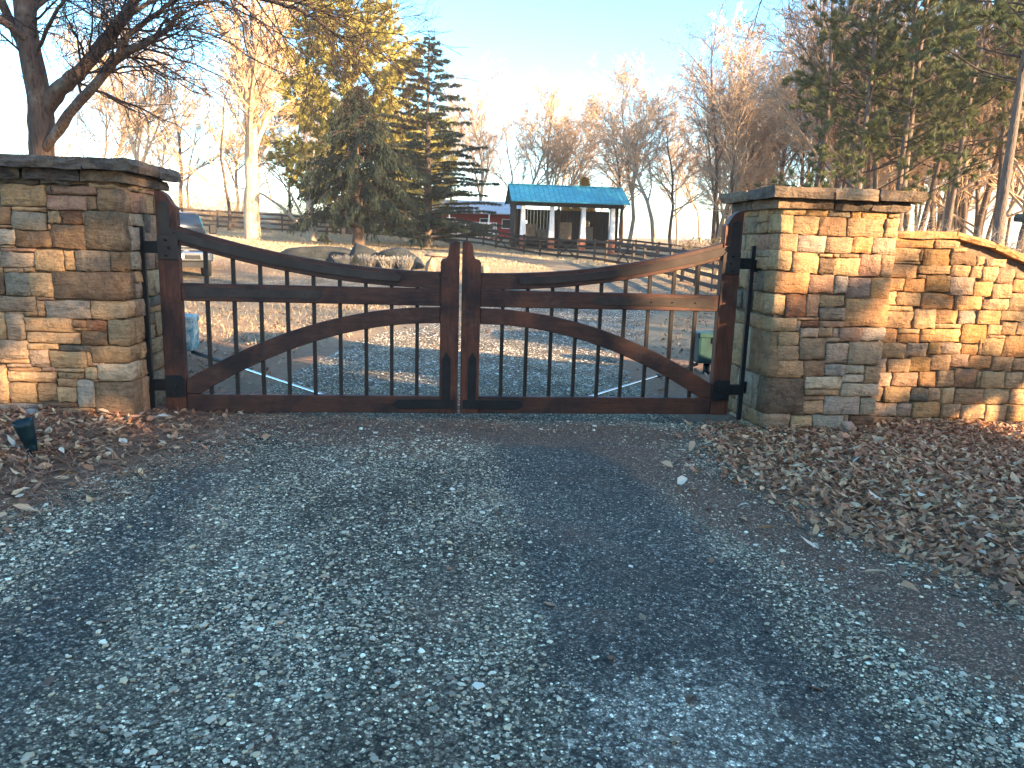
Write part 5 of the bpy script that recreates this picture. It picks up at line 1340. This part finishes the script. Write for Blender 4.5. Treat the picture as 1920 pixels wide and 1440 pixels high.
# gravel
IV = np.array([(1, 0, 0), (0, 1, 0), (-1, 0, 0), (0, -1, 0), (.62, .55, .62), (-.55, .6, .66), (-.6, -.58, .6), (.58, -.6, .64)], float)
IF = np.array([(0, 4, 7), (0, 1, 4), (1, 5, 4), (1, 2, 5), (2, 6, 5), (2, 3, 6), (3, 7, 6), (3, 0, 7), (4, 5, 6), (4, 6, 7)])
def gravel(name, X, Y, R, col, label):
    n = len(X); Z = surf(X, Y)
    V = IV[None]*(1+lr.normal(0, .16, (n, len(IV), 1)))
    sc = np.stack([lr.uniform(.75, 1.3, n), lr.uniform(.7, 1.1, n), lr.uniform(.45, .8, n)], -1)
    V = V*sc[:, None]*R[:, None, None]
    a = lr.uniform(0, 2*PI, n); ca, sa = np.cos(a)[:, None], np.sin(a)[:, None]
    V = np.stack([V[..., 0]*ca-V[..., 1]*sa+X[:, None], V[..., 0]*sa+V[..., 1]*ca+Y[:, None], V[..., 2]+(Z+R*.18)[:, None]], -1).reshape(-1, 3)
    F = (np.arange(n)[:, None, None]*len(IV)+IF[None]).reshape(-1, 3)
    return tag(obj(name, mesh_np(name, V, [F], M['pebble'], False, np.clip(np.repeat(col, len(IV), 0), 0, .9))), label, kind='stuff')
def gdens(x, y):
    s = drive_signed(x, y)
    track = np.exp(-((x-.80)/.60)**4)*(y < -.4)*.80          # compacted wheel track
    track2 = np.exp(-((x+1.8)/.34)**2)*(y < -1.4)*.7
    bxx = np.interp(-y, [1.0, 1.8, 3.0, 4.0, 5.5], [1.5, 1.62, 1.95, 2.2, 3.0])
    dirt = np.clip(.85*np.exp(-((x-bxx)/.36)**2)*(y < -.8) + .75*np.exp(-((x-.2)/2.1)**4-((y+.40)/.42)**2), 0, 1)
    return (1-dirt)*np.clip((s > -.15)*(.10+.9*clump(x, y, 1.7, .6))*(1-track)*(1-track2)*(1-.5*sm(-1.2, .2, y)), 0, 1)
X, Y = pick(300000, (-4.3, 4.2), (-5.6, 1.5), gdens)
k = abs(X+.0) < 1.0+(Y+6.66)*.80; X, Y = X[k], Y[k]
R = np.clip(np.exp(lr.normal(math.log(.0050), .47, len(X))), .0028, .018)*(1-.45*np.exp(-((X-.80)/.60)**4)*(Y < -.4))
gcol = browns(len(X), [(.60, .48, .33), (.33, .27, .195), (.78, .65, .47), (.13, .108, .082), (.50, .365, .22), (.22, .18, .135), (.40, .32, .23)], .35)
gravel('gravel', X, Y, R, gcol, 'loose pale and grey gravel strewn over the driveway')
X, Y = pick(480, (-3.8, 3.6), (-5.3, .3), lambda x, y: gdens(x, y)*(.3+.7*clump(x, y, 2.6, 2)))
gravel('gravel', X, Y, lr.uniform(.011, .024, len(X)), browns(len(X), [(.68, .58, .45), (.58, .48, .35), (.78, .69, .55), (.48, .30, .19)], .2), 'larger pale pebbles lying on the gravel')
X, Y = pick(26000, (-3, 6), (1.5, 12), lambda x, y: (drive_signed(x, y) > 0)*(.3+.7*clump(x, y, 1.2, 2)))
gravel('gravel', X, Y, np.clip(np.exp(lr.normal(math.log(.011), .35, len(X))), .006, .03), browns(len(X), [(.46, .43, .38), (.32, .30, .28), (.58, .54, .48)], .3), 'grey gravel on the drive behind the gate')
# dormant grass blades behind the gate
def grass(name, X, Y, ln, wd, col, label):
    n = len(X); a = lr.uniform(0, 2*PI, n); L = ln*lr.uniform(.5, 1.3, n); Z = surf(X, Y)
    lean = lr.uniform(.2, 1.2, n); b = lr.uniform(0, 2*PI, n)
    V = np.zeros((n, 3, 3))
    V[:, 0] = np.stack([X-np.cos(a)*wd, Y-np.sin(a)*wd, Z-.01], -1); V[:, 1] = np.stack([X+np.cos(a)*wd, Y+np.sin(a)*wd, Z-.01], -1)
    V[:, 2] = np.stack([X+np.cos(b)*L*lean, Y+np.sin(b)*L*lean, Z+L], -1)
    return tag(obj(name, mesh_np(name, V.reshape(-1, 3), [np.arange(n*3).reshape(-1, 3)], M['leaf'], False, np.clip(np.repeat(col, 3, 0), 0, 1))), label, kind='stuff')
X, Y = pick(60000, (-14, 13), (3, 30), lambda x, y: np.clip((drive_signed(x, y) < -.25)*(.15+lawn_mask(x, y))*(.35+.65*clump(x, y, .7, 5)), 0, 1))
grass('grass', X, Y, .10, .006, browns(len(X), [(.44, .33, .19), (.38, .28, .16), (.50, .39, .24), (.30, .25, .12)], .25), 'short straw-coloured dormant grass behind the gate')
X, Y = pick(70000, (-26, 20), (28, 60), lambda x, y: (drive_signed(x, y) < -.2)*1.0)
grass('grass', X, Y, .11, .012, browns(len(X), [(.46, .35, .21), (.40, .30, .18), (.54, .43, .27)], .25), 'sunlit dormant lawn on the rise under the trees')
# ---------------- air
bm = bmesh.new(); box_bm(bm, -905, 905, -305, 1205, -1.6, 24)
g = G('air_haze'); g.t.nodes.remove(g.b); pv = g.n('VolumePrincipled')
pv.inputs['Color'].default_value = (1, .95, .88, 1); pv.inputs['Density'].default_value = .0006; pv.inputs['Anisotropy'].default_value = .2
g.t.links.new(pv.outputs[0], g.t.nodes['Material Output'].inputs['Volume'])
hzb = bmobj('haze', bm, g.m); tag(hzb, kind='stuff')
